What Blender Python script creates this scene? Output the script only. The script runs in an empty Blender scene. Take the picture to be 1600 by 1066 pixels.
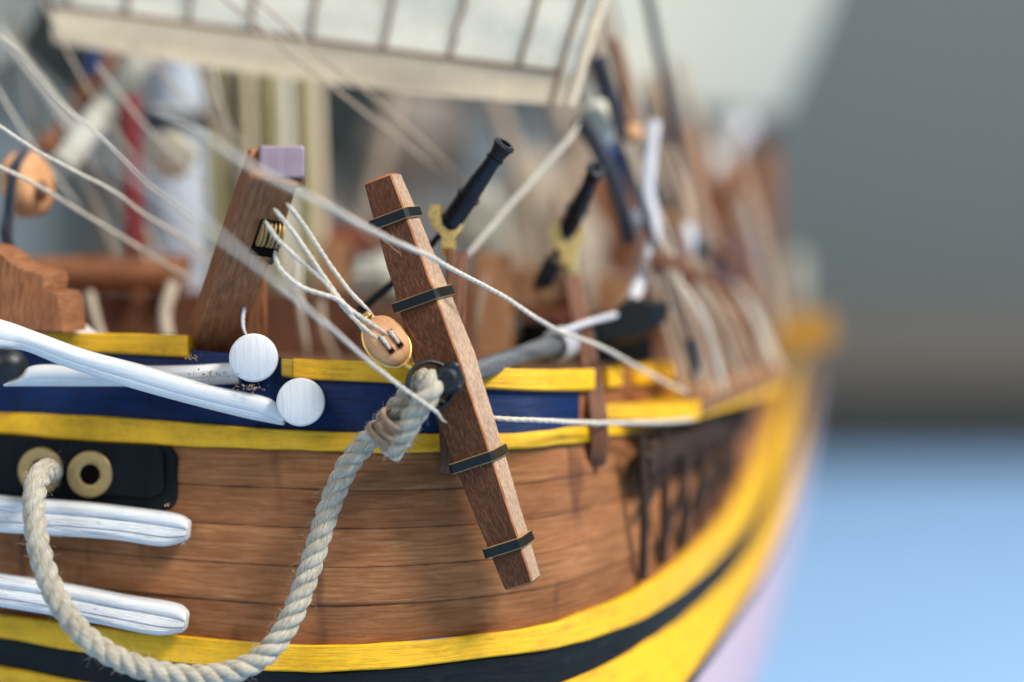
import bpy, bmesh, math, random
from mathutils import Vector, Matrix, noise
random.seed(7)
S = 0.001                      # all lengths below are millimetres
F = 3333.0                     # focal length in pixels of a 1600 px wide view
sc = bpy.context.scene
C = sc.collection

# ------------------------------------------------------------------ camera, light, exposure
cam_d = bpy.data.cameras.new('camera'); cam = bpy.data.objects.new('camera', cam_d); C.objects.link(cam)
cam_d.lens = 75; cam_d.sensor_width = 36; cam_d.clip_start = 0.01; cam_d.clip_end = 50
cam.location = (0, 0, 0); cam.rotation_euler = (math.radians(90), 0, 0)
cam_d.dof.use_dof = True; cam_d.dof.focus_distance = 0.2905; cam_d.dof.aperture_fstop = 4.9
sc.camera = cam
w = bpy.data.worlds.new('World'); sc.world = w; w.use_nodes = True
w.node_tree.nodes['Background'].inputs[0].default_value = (0.90, 0.95, 1.0, 1)
w.node_tree.nodes['Background'].inputs[1].default_value = 0.24

def area(name, loc, target, size, power, col, sy=None):
    l = bpy.data.lights.new(name, 'AREA'); o = bpy.data.objects.new(name, l); C.objects.link(o)
    l.shape = 'RECTANGLE'; l.size = size; l.size_y = sy or size; l.energy = power; l.color = col
    o.location = loc
    o.rotation_euler = (Vector(target) - Vector(loc)).to_track_quat('-Z', 'Y').to_euler()
    return o
area('window_light', (0.66, -0.10, 0.78), (0, 0.30, 0), 0.30, 21.0, (1.0, 0.94, 0.84))
area('front_left_fill', (-0.45, -0.45, 0.55), (0, 0.30, -0.02), 0.5, 3.4, (0.93, 0.96, 1.0))  # soft fill added at the front left to even the light
area('table_light', (0.9, 1.3, 1.5), (0.5, 1.4, -0.1), 1.2, 15, (0.93, 0.97, 1.0))
area('wall_light', (0.8, 1.9, 1.5), (0.8, 3.0, 0.5), 0.8, 7, (1.0, 0.98, 0.93))
vs = sc.view_settings
vs.view_transform = 'Standard'; vs.look = 'None'; vs.exposure = 0; vs.gamma = 1; vs.use_curve_mapping = False

# ------------------------------------------------------------------ helpers
def V(px, py, d): return Vector(((px - 800) / F * d, d, (533 - py) / F * d))
def ppx(n, d=292): return n * d / F            # n pixels at depth d, in mm

def VV_(l): return [V(*p) for p in l]
def cr(p, t):
    """Catmull-Rom through a list of tuples/Vectors."""
    n = len(p) - 1; t = max(0, min(n - 1e-6, t)); i = int(t); f = t - i
    g = lambda k: Vector(p[max(0, min(n, k))])
    a, b, c, d = g(i-1), g(i), g(i+1), g(i+2)
    if i == 0: a = b * 2 - c
    if i + 1 == n: d = c * 2 - b
    return 0.5 * ((2*b) + (c-a)*f + (2*a-5*b+4*c-d)*f*f + (3*b-a-3*c+d)*f*f*f)

def smooth(pts, k=8):
    n = (len(pts) - 1) * k
    return [cr(pts, j / k) for j in range(n + 1)]

def resample(pts, step):
    out = [pts[0].copy()]; acc = 0
    for a, b in zip(pts, pts[1:]):
        L = (b - a).length
        if L < 1e-9: continue
        while acc + L >= step:
            f = (step - acc) / L; a = a.lerp(b, f); out.append(a.copy()); L = (b - a).length; acc = 0
            if L < 1e-9: break
        acc += L
    out.append(pts[-1].copy())
    return out

def frames(pts, up=None):
    fr = []; prev = None
    for i, p in enumerate(pts):
        t = (pts[min(i+1, len(pts)-1)] - pts[max(i-1, 0)]).normalized()
        if prev is None:
            u = up or (Vector((0, 0, 1)) if abs(t.z) < .9 else Vector((1, 0, 0)))
        else: u = prev
        n = (u - t * u.dot(t)).normalized(); prev = n
        fr.append((t, n, t.cross(n)))
    return fr

def rings(bm, rs, cap=True, closed=True, voff=0.0, uoff=0.0, vs_=None):
    """Skin a list of rings; UV = (millimetres along, millimetres round)."""
    uv = bm.loops.layers.uv.verify()
    vv = [[bm.verts.new(p) for p in r] for r in rs]
    n = len(rs[0]); us = [uoff]
    for a, b in zip(rs, rs[1:]):
        us.append(us[-1] + sum((b[k] - a[k]).length for k in range(n)) / n)
    mid = rs[len(rs)//2]
    vl = [voff]
    for k in range(n): vl.append(vl[-1] + (mid[(k+1) % n] - mid[k]).length)
    if vs_: vl = vs_
    m = n if closed else n - 1
    for i in range(len(rs) - 1):
        for k in range(m):
            k2 = (k + 1) % n
            try: f = bm.faces.new((vv[i][k], vv[i][k2], vv[i+1][k2], vv[i+1][k]))
            except ValueError: continue
            for lp, c in zip(f.loops, ((us[i], vl[k]), (us[i], vl[k+1]), (us[i+1], vl[k+1]), (us[i+1], vl[k]))):
                lp[uv].uv = c
    if cap and closed:
        for ring, r, u0 in ((vv[0], rs[0], us[0]), (vv[-1], rs[-1], us[-1])):
            try: f = bm.faces.new(ring)
            except ValueError: continue
            nn = (r[1]-r[0]).cross(r[2]-r[1])
            a = (r[1]-r[0]).normalized()
            b = (nn.cross(a)).normalized() if nn.length > 1e-12 else Vector((0, 0, 1))
            for lp, p in zip(f.loops, r): lp[uv].uv = ((p-r[0]).dot(b) + 37, (p-r[0]).dot(a) + 53)

def tube(bm, pts, r, n=10, cap=True, up=None, uoff=0.0):
    fr = frames(pts, up); rs = []
    for i, (p, (t, a, b)) in enumerate(zip(pts, fr)):
        rr = r(i / max(1, len(pts) - 1)) if callable(r) else r
        rs.append([p + a * (rr * math.cos(2*math.pi*k/n)) + b * (rr * math.sin(2*math.pi*k/n)) for k in range(n)])
    rings(bm, rs, cap, uoff=uoff)

def rect_ring(c, x, y, w, h, ch):
    """A w x h chamfered rectangle round c in the plane of unit vectors x, y."""
    a, b = w/2, h/2
    q = [(-a+ch, -b), (a-ch, -b), (a, -b+ch), (a, b-ch), (a-ch, b), (-a+ch, b), (-a, b-ch), (-a, -b+ch)]
    return [c + x*i + y*j for i, j in q]

def beam(bm, p0, p1, w, h, side=None, ch=0.25, w1=None, h1=None, endch=None, seg=1):
    """Chamfered square timber from p0 to p1; w along `side`, h across."""
    ax = (p1 - p0); L = ax.length; ax.normalize()
    side = side or Vector((1, 0, 0))
    x = (side - ax * side.dot(ax)).normalized(); y = ax.cross(x)
    e = ch if endch is None else endch
    w1 = w1 or w; h1 = h1 or h; rs = []
    rs.append(rect_ring(p0, x, y, w-2*e, h-2*e, ch))
    for k in range(seg + 1):
        f = k / seg; rs.append(rect_ring(p0 + ax*(e + (L-2*e)*f), x, y, w+(w1-w)*f, h+(h1-h)*f, ch))
    rs.append(rect_ring(p1, x, y, w1-2*e, h1-2*e, ch))
    rings(bm, rs)

def lathe(bm, p0, ax, prof, n=28, cap=True):
    ax = ax.normalized(); t, a, b = frames([p0, p0 + ax])[0]
    rings(bm, [[p0 + ax*s + a*(r*math.cos(2*math.pi*k/n)) + b*(r*math.sin(2*math.pi*k/n)) for k in range(n)] for s, r in prof], cap)

def ball(bm, c, r, n=16, sq=(1, 1, 1), lump=0):
    uv = bm.loops.layers.uv.verify()
    q = bmesh.ops.create_uvsphere(bm, u_segments=n, v_segments=n//2+2, radius=1)
    if lump:
        for v in q['verts']: v.co *= 1 + lump*noise.noise(v.co*1.6 + c) + .4*lump*noise.noise(v.co*4 + c)
    for v in q['verts']: v.co = Vector((v.co.x*r*sq[0], v.co.y*r*sq[1], v.co.z*r*sq[2])) + c
    for v in q['verts']:
        for lp in v.link_loops: lp[uv].uv = (v.co.x, v.co.z)

def helix(bm, p0, p1, ra, rb, side, turns, r, n=8, rough=0.0, per=26):
    ax = (p1-p0).normalized(); x = (side - ax*side.dot(ax)).normalized(); y = ax.cross(x)
    pts = []
    N = int(turns*per)
    for k in range(N+1):
        a = 2*math.pi*k/per; f = k/N
        jr = 1 + rough*(noise.noise(Vector((k*.13, 3.1, 7))))
        pts.append(p0.lerp(p1, f) + x*(ra*jr*math.cos(a)) + y*(rb*jr*math.sin(a)))
    tube(bm, pts, r, n)

def part(name, bm, mat, parent=None, ang=40, label=None):
    bmesh.ops.recalc_face_normals(bm, faces=bm.faces)
    me = bpy.data.meshes.new(name)
    org = parent['_w'] if parent is not None and '_w' in parent else (0, 0, 0)
    org = Vector(org)
    for v in bm.verts: v.co = v.co * S - org
    bm.to_mesh(me); bm.free()
    for p in me.polygons: p.use_smooth = True
    me.set_sharp_from_angle(angle=math.radians(ang))
    me.materials.append(mat)
    o = bpy.data.objects.new(name, me); C.objects.link(o)
    if parent is not None:
        o.parent = parent
        if parent.type == 'MESH': pass
    if label: o['label'] = label
    o['_w'] = tuple(org)
    return o

def tag(o, label, cat, group=None, kind=None):
    if label: o['label'] = label
    if cat: o['category'] = cat
    if group: o['group'] = group
    if kind: o['kind'] = kind
    return o

def thing(name, loc_mm, label, cat, group=None):
    o = bpy.data.objects.new(name, None); C.objects.link(o)
    o.location = Vector(loc_mm) * S; o['_w'] = tuple(o.location); o.empty_display_size = 0.005
    return tag(o, label, cat, group)

def solo(name, bm, mat, label, cat, group=None, ang=40):
    """A top-level thing of one mesh with its origin at its own lowest middle point."""
    xs = [v.co.x for v in bm.verts]; ys = [v.co.y for v in bm.verts]; zs = [v.co.z for v in bm.verts]
    org = Vector(((min(xs)+max(xs))/2, (min(ys)+max(ys))/2, min(zs))) * S
    o = part(name, bm, mat, None, ang)
    o.data.transform(Matrix.Translation(-org)); o.location = org
    return tag(o, label, cat, group)

# ------------------------------------------------------------------ materials
def nt(name):
    m = bpy.data.materials.new(name); m.use_nodes = True
    return m, m.node_tree, m.node_tree.nodes['Principled BSDF']
def N(t, typ, **kw):
    n = t.nodes.new(typ)
    for k, v in kw.items():
        if k == 'i':
            for a, b in v.items(): n.inputs[a].default_value = b
        else: setattr(n, k, v)
    return n
def uvmap(t, sx, sy, loc=(0, 0, 0)):
    tc = N(t, 'ShaderNodeTexCoord'); mp = N(t, 'ShaderNodeMapping')
    mp.inputs['Scale'].default_value = (sx, sy, 1); mp.inputs['Location'].default_value = loc
    t.links.new(tc.outputs['UV'], mp.inputs['Vector']); return mp
def noi(t, vec, scale=1, detail=4, rough=.6, dist=0):
    n = N(t, 'ShaderNodeTexNoise'); n.inputs['Scale'].default_value = scale; n.inputs['Detail'].default_value = detail
    n.inputs['Roughness'].default_value = rough; n.inputs['Distortion'].default_value = dist
    t.links.new(vec, n.inputs['Vector']); return n.outputs['Fac']
def ramp(t, fac, stops):
    r = N(t, 'ShaderNodeValToRGB'); e = r.color_ramp.elements
    while len(e) < len(stops): e.new(0.5)
    for q, (p, c) in zip(e, stops): q.position = p; q.color = (*c, 1) if len(c) == 3 else c
    t.links.new(fac, r.inputs[0]); return r.outputs[0]
def mix(t, fac, a, b, mode='MIX'):
    m = N(t, 'ShaderNodeMix', data_type='RGBA', blend_type=mode)
    for s, v in ((m.inputs[0], fac), (m.inputs[6], a), (m.inputs[7], b)):
        if isinstance(v, (int, float)): s.default_value = v
        elif isinstance(v, tuple): s.default_value = (*v, 1)
        else: t.links.new(v, s)
    return m.outputs[2]
def bump(t, p, h, dist, strength=1.0):
    b = N(t, 'ShaderNodeBump'); b.inputs['Distance'].default_value = dist*S; b.inputs['Strength'].default_value = strength
    t.links.new(h, b.inputs['Height']); t.links.new(b.outputs[0], p.inputs['Normal'])
def math_(t, op, a, b=0.0):
    m = N(t, 'ShaderNodeMath', operation=op)
    for s, v in ((m.inputs[0], a), (m.inputs[1], b)):
        if isinstance(v, (int, float)): s.default_value = v
        else: t.links.new(v, s)
    return m.outputs[0]

def wood(name, dark, mid, light, rough=.55, gloss=.35, grain=1.0, planks=None, scratches=None, bmp=.10, along=.09, hf=1.0):
    m, t, p = nt(name)
    a = uvmap(t, along*grain, 1.25*grain); b = uvmap(t, .5*grain*hf, 6*grain); c = uvmap(t, .12, .12)
    g1 = noi(t, a.outputs[0], 1, 5, .62, .5); g2 = noi(t, b.outputs[0], 1, 3, .7); g3 = noi(t, c.outputs[0], 1, 3, .5)
    f = math_(t, 'ADD', math_(t, 'MULTIPLY', g1, .68), math_(t, 'MULTIPLY', g2, .32))
    col = ramp(t, f, [(.34, dark), (.5, mid), (.66, light)])
    col = mix(t, .45, col, ramp(t, g3, [(.3, (.55, .5, .5)), (.7, (1.25, 1.2, 1.15))]), 'MULTIPLY')
    if planks:
        tc = N(t, 'ShaderNodeTexCoord'); sp = N(t, 'ShaderNodeSeparateXYZ'); t.links.new(tc.outputs['UV'], sp.inputs[0])
        fl = math_(t, 'FLOOR', math_(t, 'DIVIDE', sp.outputs[1], planks))
        wn = N(t, 'ShaderNodeTexWhiteNoise', noise_dimensions='1D'); t.links.new(fl, wn.inputs['W'])
        col = mix(t, .8, col, ramp(t, wn.outputs[0], [(0, (.80, .77, .74)), (.5, (.97, .96, .95)), (1, (1.18, 1.16, 1.12))]), 'MULTIPLY')
        fr = math_(t, 'ABSOLUTE', math_(t, 'SUBTRACT', math_(t, 'FRACT', math_(t, 'DIVIDE', sp.outputs[1], planks)), .5))
        edge = ramp(t, math_(t, 'ADD', fr, math_(t, 'MULTIPLY', math_(t, 'SUBTRACT', noi(t, uvmap(t, .12, .5).outputs[0], 1, 3), .5), .06)),
                    [(.478, (0, 0, 0)), (.497, (1, 1, 1))])
        col = mix(t, edge, col, (.035, .02, .014))
        # pale scuffs along the seams
        sc_ = ramp(t, noi(t, uvmap(t, .25, 3.2, (5, 2, 0)).outputs[0], 1, 5, .75), [(.68, (0, 0, 0)), (.80, (.5, .5, .5))])
        col = mix(t, math_(t, 'MULTIPLY', sc_, .55), col, (.52, .42, .36))
        st = ramp(t, noi(t, uvmap(t, .16, .02, (3, 0, 0)).outputs[0], 1, 2, .5), [(.60, (0, 0, 0)), (.68, (.6, .6, .6))])
        col = mix(t, st, col, (.10, .035, .025))
    if scratches:
        mp = uvmap(t, 1, 1); mp.inputs['Rotation'].default_value = (0, 0, math.radians(scratches))
        mq = N(t, 'ShaderNodeMapping'); mq.inputs['Scale'].default_value = (.035, .42, 1); t.links.new(mp.outputs[0], mq.inputs['Vector'])
        vo = N(t, 'ShaderNodeTexVoronoi', feature='DISTANCE_TO_EDGE', voronoi_dimensions='2D'); vo.inputs['Scale'].default_value = 1; t.links.new(mq.outputs[0], vo.inputs['Vector'])
        s = ramp(t, vo.outputs['Distance'], [(0, (1, 1, 1)), (.016, (0, 0, 0))])
        mp2 = uvmap(t, .9, .9, (7, 3, 0)); brk = ramp(t, noi(t, mp2.outputs[0], .22, 3), [(.46, (0, 0, 0)), (.6, (1, 1, 1))])
        col = mix(t, math_(t, 'MULTIPLY', math_(t, 'MULTIPLY', s, brk), .8), col, (.50, .24, .14))
    sp_ = ramp(t, noi(t, uvmap(t, 2.3, 2.3).outputs[0], 1, 3, .8), [(.70, (0, 0, 0)), (.78, (.8, .8, .8))])
    col = mix(t, math_(t, 'MULTIPLY', sp_, .25), col, (.6, .5, .42))
    t.links.new(col, p.inputs['Base Color'])
    p.inputs['Roughness'].default_value = rough; p.inputs['Specular IOR Level'].default_value = gloss
    bump(t, p, math_(t, 'ADD', g2, math_(t, 'MULTIPLY', g1, .5)), bmp)
    return m

def paint(name, base, var=.12, rough=.42, chips=None, chipth=.70, streak=None, spec=.4, bmp=.07, dirt=None, dirtth=.55, cracks=None):
    m, t, p = nt(name)
    a = uvmap(t, .12, 1.6); b = uvmap(t, .35, .35); c = uvmap(t, .5, 5.0)
    n1 = noi(t, a.outputs[0], 1, 4, .6); n2 = noi(t, b.outputs[0], 1, 4, .6); n3 = noi(t, c.outputs[0], 1, 3, .7)
    lo = tuple(x*(1-2.2*var) for x in base); hi = tuple(min(1, x*(1+var)) for x in base)
    col = ramp(t, math_(t, 'ADD', math_(t, 'MULTIPLY', n1, .55), math_(t, 'MULTIPLY', n2, .45)), [(.33, lo), (.52, base), (.7, hi)])
    if dirt: col = mix(t, ramp(t, noi(t, uvmap(t, .22, .3, (9, 4, 0)).outputs[0], 1, 6, .72), [(dirtth, (0, 0, 0)), (dirtth+.16, (.7, .7, .7))]), col, dirt)
    if streak: col = mix(t, ramp(t, noi(t, uvmap(t, .07, 1.5, (2, 9, 0)).outputs[0], 1, 4, .6), [(.56, (0, 0, 0)), (.64, (.8, .8, .8))]), col, streak)
    if cracks:
        k1 = ramp(t, math_(t, 'ABSOLUTE', math_(t, 'SUBTRACT', noi(t, uvmap(t, .06, 1.1, (4, 7, 0)).outputs[0], 1, 3, .6), .5)), [(0, (1, 1, 1)), (.012, (0, 0, 0))])
        k2 = ramp(t, noi(t, uvmap(t, .12, .4, (8, 1, 0)).outputs[0], 1, 3, .6), [(.50, (0, 0, 0)), (.58, (.85, .85, .85))])
        col = mix(t, math_(t, 'MULTIPLY', k1, k2), col, cracks)
    if chips: col = mix(t, ramp(t, noi(t, uvmap(t, .8, 2.6, (1, 2, 0)).outputs[0], 1, 5, .75), [(chipth, (0, 0, 0)), (chipth+.035, (.9, .9, .9))]), col, chips)
    t.links.new(col, p.inputs['Base Color'])
    p.inputs['Roughness'].default_value = rough; p.inputs['Specular IOR Level'].default_value = spec
    bump(t, p, math_(t, 'ADD', math_(t, 'MULTIPLY', n3, .6), n1), bmp)
    return m

def metal(name, base, rough=.4, metallic=1.0, wear=None, bmp=.03, wearth=.68):
    m, t, p = nt(name)
    a = uvmap(t, 1.5, 1.5); n1 = noi(t, a.outputs[0], 1, 5, .65)
    col = ramp(t, n1, [(.35, tuple(x*.82 for x in base)), (.65, tuple(min(1, x*1.1) for x in base))])
    if wear: col = mix(t, ramp(t, noi(t, uvmap(t, .9, .9, (4, 4, 0)).outputs[0], 1, 6, .75), [(wearth, (0, 0, 0)), (wearth+.1, (.8, .8, .8))]), col, wear)
    t.links.new(col, p.inputs['Base Color']); p.inputs['Metallic'].default_value = metallic
    p.inputs['Roughness'].default_value = rough
    rr = ramp(t, n1, [(.3, (rough*.7,)*3), (.7, (min(1, rough*1.4),)*3)]); t.links.new(rr, p.inputs['Roughness'])
    bump(t, p, n1, bmp); return m

def fibre(name, base, dark, across=7.0, bmp=.16, su=.5):
    m, t, p = nt(name)
    a = uvmap(t, su, across); b = uvmap(t, .25, .25)
    n1 = noi(t, a.outputs[0], 1, 4, .7, .3); n2 = noi(t, b.outputs[0], 1, 3, .6)
    col = ramp(t, math_(t, 'ADD', math_(t, 'MULTIPLY', n1, .75), math_(t, 'MULTIPLY', n2, .25)), [(.36, dark), (.56, base), (.72, tuple(min(1, x*1.2) for x in base))])
    t.links.new(col, p.inputs['Base Color']); p.inputs['Roughness'].default_value = .9
    p.inputs['Specular IOR Level'].default_value = .15
    p.inputs['Sheen Weight'].default_value = .25
    bump(t, p, n1, bmp); return m

M = {}
M['hull'] = wood('hull_mahogany', (.24, .090, .034), (.37, .155, .062), (.50, .255, .115), planks=10, rough=.6, gloss=.2, bmp=.2, along=.15, hf=1.2)
M['stock'] = wood('stock_wood', (.052, .019, .009), (.108, .042, .020), (.19, .088, .045), scratches=14, rough=.7, gloss=.15, along=.5, grain=2.3)
M['litstockedge'] = wood('stock_edge_lit', (.20, .07, .025), (.36, .14, .055), (.48, .22, .10), rough=.6, gloss=.2, along=.3)  # highlight of the lit edges put into the colour, stock ends too
M['litstockside'] = wood('stock_side_lit', (.25, .15, .10), (.50, .35, .25), (.64, .48, .36), rough=.8, gloss=.12, along=1.0, grain=1.3, bmp=.2)  # right side painted paler than the front, as lit from the right
M['timber'] = wood('timber', (.12, .043, .015), (.25, .095, .036), (.38, .17, .07), rough=.55, along=.2, grain=1.4)
M['redwood'] = wood('red_wood', (.12, .028, .014), (.23, .065, .032), (.34, .11, .06), rough=.5)
M['tanwood'] = wood('tan_wood', (.18, .08, .035), (.32, .16, .075), (.44, .25, .13), rough=.5)
M['postwood'] = wood('post_wood', (.07, .026, .013), (.15, .06, .03), (.24, .11, .06), rough=.55)
M['blockwood'] = wood('block_boxwood', (.50, .24, .10), (.68, .36, .17), (.78, .47, .26), rough=.42, grain=1.4)
M['yellow'] = paint('yellow_paint', (.92, .50, .008), .10, .40, chips=(.10, .06, .01), chipth=.66, dirt=(.66, .32, .006), dirtth=.50, bmp=.2, cracks=(.20, .11, .01))
M['yellowend'] = paint('yellow_worn', (.55, .36, .03), .2, .5, chips=(.08, .10, .08), chipth=.58)
M['blue'] = paint('blue_paint', (.001, .020, .095), .25, .45, spec=.25, chips=(.004, .006, .01), chipth=.66, bmp=.12, dirt=(.002, .010, .05), dirtth=.5)
M['black'] = paint('black_paint', (.006, .009, .011), .3, .5, spec=.2, bmp=.15, dirt=(.018, .028, .034), dirtth=.58)
M['plate'] = paint('plate_black', (.005, .009, .012), .2, .55, spec=.16, bmp=.03, chips=(.20, .12, .09), chipth=.80)
M['white'] = paint('white_paint', (.68, .70, .72), .05, .38, bmp=.06, dirt=(.50, .52, .54), dirtth=.66, chips=(.25, .2, .15), chipth=.80)
M['whitegroove'] = paint('white_grooved', (.68, .70, .72), .06, .38, bmp=.16, cracks=(.20, .24, .30), streak=(.28, .33, .42), dirt=(.55, .58, .60), dirtth=.62)
M['pink'] = paint('bottom_paint', (.50, .40, .50), .05, .5)
M['iron'] = metal('black_iron', (.022, .026, .030), .36, .6, wear=(.07, .08, .09), bmp=.08)
M['gun'] = metal('gun_metal', (.022, .024, .030), .33, .85, wear=(.05, .05, .06), bmp=.002)
M['band'] = paint('band_black', (.004, .007, .009), .3, .42, chips=(.35, .33, .28), chipth=.70, bmp=.05, spec=.35)
M['brass'] = metal('brass', (.88, .62, .22), .36, .8, wear=(.40, .28, .12), bmp=.012)
M['brassdull'] = metal('dull_brass', (.50, .36, .16), .5, .7, wear=(.25, .18, .09), bmp=.06)
M['hole'] = paint('hole_dark', (.006, .004, .003), .2, .9, spec=.05)
M['cable'] = fibre('cable_fibre', (.56, .52, .43), (.22, .18, .11), 6, .22)
M['seizing'] = fibre('seizing_twine', (.42, .28, .18), (.16, .11, .07), 8, .2)
M['thread'] = fibre('thread', (.64, .60, .52), (.38, .34, .28), 5, .10, 1.4)
M['thread2'] = fibre('tan_thread', (.46, .39, .31), (.24, .19, .14), 5, .10, 1.4)
M['olive'] = fibre('olive_rope', (.34, .31, .17), (.16, .15, .08), 5, .1)
M['darkrope'] = fibre('dark_rope', (.035, .04, .055), (.01, .012, .02), 5, .1)
M['tanrope'] = fibre('tan_rope', (.44, .32, .23), (.24, .16, .11), 5, .1)
M['whiterope'] = fibre('white_rope', (.60, .61, .66), (.45, .46, .52), 5, .1)
M['sail'] = fibre('sail_cloth', (.74, .73, .64), (.60, .58, .48), 1.2, .12, 1.2)
M['hem'] = fibre('sail_hem', (.66, .57, .42), (.52, .43, .31), 1.2, .10, 1.2)
M['seam'] = fibre('seam_stitch', (.22, .13, .07), (.10, .06, .035), 3, .1)
M['lilac'] = paint('lilac_reflection', (.31, .235, .28), .08, .5)  # sky reflection on the cathead end put into the colour
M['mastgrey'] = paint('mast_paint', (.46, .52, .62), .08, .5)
M['sail2'] = fibre('far_sail_cloth', (.45, .455, .40), (.39, .395, .34), 1.2, .12, 1.2)
M['darkwood'] = paint('tarred_wood', (.045, .028, .022), .3, .7, spec=.15)
M['whiteend'] = paint('white_end_paint', (.72, .73, .74), .05, .5, bmp=.10, dirt=(.42, .40, .36), dirtth=.60, chips=(.22, .18, .12), chipth=.76)
M['shank'] = metal('worn_lit_iron', (.11, .12, .135), .5, .3, wear=(.22, .24, .26), bmp=.06, wearth=.6)  # black iron of the shank made grey in the colour, as lit
M['shadeyellow'] = paint('yellow_in_shade', (.42, .20, .015), .2, .6)  # yellow of the stern ledge darkened in the colour to look shaded
M['red'] = paint('red_paint', (.20, .025, .028), .15)
M['cream'] = paint('cream_paint', (.80, .72, .54), .06)
M['navy'] = paint('navy_paint', (.03, .07, .22), .1)
M['table'] = paint('blue_cloth', (.31, .52, .82), .03, .9, spec=.1, bmp=0.2)
M['wall'] = paint('grey_wall', (.245, .285, .295), .05, .9, spec=.1)
M['dado'] = paint('dark_shelf', (.27, .245, .22), .15, .8, spec=.1)
M['curtain'] = paint('dark_cabinet', (.045, .055, .052), .2, .9, spec=.1)

# ------------------------------------------------------------------ setting
def slab(name, x0, x1, y0, y1, z0, z1, mat, label=None, cat=None, kind=None):
    bm = bmesh.new(); beam(bm, Vector((x0, (y0+y1)/2, (z0+z1)/2)), Vector((x1, (y0+y1)/2, (z0+z1)/2)), y1-y0, z1-z0, Vector((0, 1, 0)), 1.0)
    o = part(name, bm, mat)
    return tag(o, label, cat, None, kind)
slab('tabletop', -1500, 2200, -200, 1790, -122, -104, M['table'], 'pale blue covered tabletop under the model ship, far out of focus', None, 'structure')
slab('wall', -3000, 4000, 3000, 3050, -900, 2200, M['wall'], 'plain grey wall behind the model ship, out of focus', None, 'structure')
slab('shelf', -2800, 3800, 2700, 2990, -58, 34, M['dado'], 'long dark shelf along the grey wall, seen as a blurred dark band', 'shelf')

# ------------------------------------------------------------------ hull surface
BD = [312, 306, 299, 295, 294, 297, 303, 316, 334, 356, 384, 420, 468, 530, 640]
UD = [b + 3.5 for b in BD]
UPX = [-60, 0, 200, 450, 600, 795, 885, 968, 1032, 1078, 1112, 1143, 1170, 1190, 1200]
BPX = [-60, 0, 200, 450, 600, 800, 900, 1000, 1069, 1117, 1154, 1186, 1212, 1222, 1226]
ROWS = {
 'r0': (UPX, [515, 520, 538, 560, 566, 577, 578, 575, 571, 567, 562, 555, 545, 540, 530], UD),
 'r1': (UPX, [545, 552, 570, 592, 600, 611, 612, 605, 600, 593, 586, 576, 562, 553, 541], UD),
 'r2': (UPX, [641, 645, 654, 673, 677, 678, 669, 664, 656, 647, 637, 620, 598, 580, 560], [b+2.5 for b in BD]),
 'r3': (UPX, [674, 678, 694, 703, 708, 703, 694, 684, 674, 664, 652, 634, 609, 588, 566], [b+2 for b in BD]),
 'r5': (BPX, [947, 958, 984, 1006, 1004, 984, 959, 915, 863, 817, 763, 701, 638, 590, 560], BD),
 'r6': ([-60, 0, 200, 450, 600, 800, 900, 1000, 1072, 1125, 1168, 1200, 1224, 1234, 1238],
        [985, 995, 1027, 1048, 1044, 1022, 1002, 964, 913, 862, 806, 735, 665, 605, 565], [b-.3 for b in BD]),
 'r7': ([-60, 0, 200, 450, 600, 800, 900, 1000, 1070, 1131, 1176, 1209, 1233, 1243, 1246],
        [1028, 1038, 1075, 1100, 1098, 1080, 1057, 1006, 958, 902, 842, 768, 692, 625, 580], BD),
 'r8': ([-60, 0, 200, 450, 600, 800, 920, 1040, 1097, 1145, 1187, 1224, 1247, 1256, 1258],
        [1100, 1110, 1150, 1180, 1180, 1170, 1150, 1090, 1020, 950, 885, 795, 700, 620, 570], BD),
 'r9': ([-60, 0, 200, 450, 600, 800, 930, 1050, 1115, 1158, 1190, 1222, 1250, 1258, 1260],
        [1250, 1260, 1330, 1380, 1380, 1370, 1340, 1260, 1190, 1120, 1040, 930, 790, 690, 620], [b+10 if i < 7 else b+5 for i, b in enumerate(BD)]),
}
NS = len(BD) - 1
ROWP = {k: [V(x, y, d) for x, y, d in zip(*v)] for k, v in ROWS.items()}
cx = lambda Y: -84 + .15*(Y-300)
ROWP['r10'] = [Vector((cx(max(b, 330)) + (12 if i < 7 else 12), max(b, 330) + (22 if i < 7 else 8), -99)) for i, b in enumerate(BD)]
def H(row, s): return cr(ROWP[row], s)
def HH(ra, rb, f, s): return H(ra, s).lerp(H(rb, s), f)
def hn(ra, rb, s):
    e = .02; t = H(ra, min(NS, s+e)) - H(ra, max(0, s-e)); u = H(rb, s) - H(ra, s)
    n = t.cross(u).normalized()
    return n if n.dot(Vector((.6, -1, 0))) > 0 else -n
def s_of(px, row):
    lo, hi = 0, NS
    for _ in range(40):
        m = (lo+hi)/2; p = H(row, m)
        if 800 + F*p.x/p.y < px: lo = m
        else: hi = m
    return lo
def strip(bm, ra, fa, rb, fb, s0, s1, out, inn=0.4, ref=None, per=9, ch=.22, wob=0.0, va=0, ends=True):
    """Solid batten lying on the hull between two (row, row, fraction) lines."""
    n = max(2, int((s1-s0)*per)); rs = []
    for k in range(n+1):
        s = s0 + (s1-s0)*k/n
        a = HH(*ra, fa, s); b = HH(*rb, fb, s); nn = hn(ra[0], rb[1], s)
        dn = (b-a).normalized(); L = (b-a).length; c = min(ch, L*.3, out*.45)
        w1 = wob*noise.noise(Vector((s*3.1, 1.7, out))) ; w2 = wob*noise.noise(Vector((s*3.7, 8.7, out)))
        a = a + dn*w1; b = b + dn*w2
        rs.append([a - nn*inn, a + nn*(out-c), a + nn*out + dn*c, a.lerp(b, .5) + nn*out, b + nn*out - dn*c, b + nn*(out-c), b - nn*inn])
    rings(bm, rs, cap=True)

ship = thing('model_ship', V(500, 1600, 330), 'model wooden sailing ship seen from its bow, brown planks with blue, yellow and black bands', 'model ship')

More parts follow.
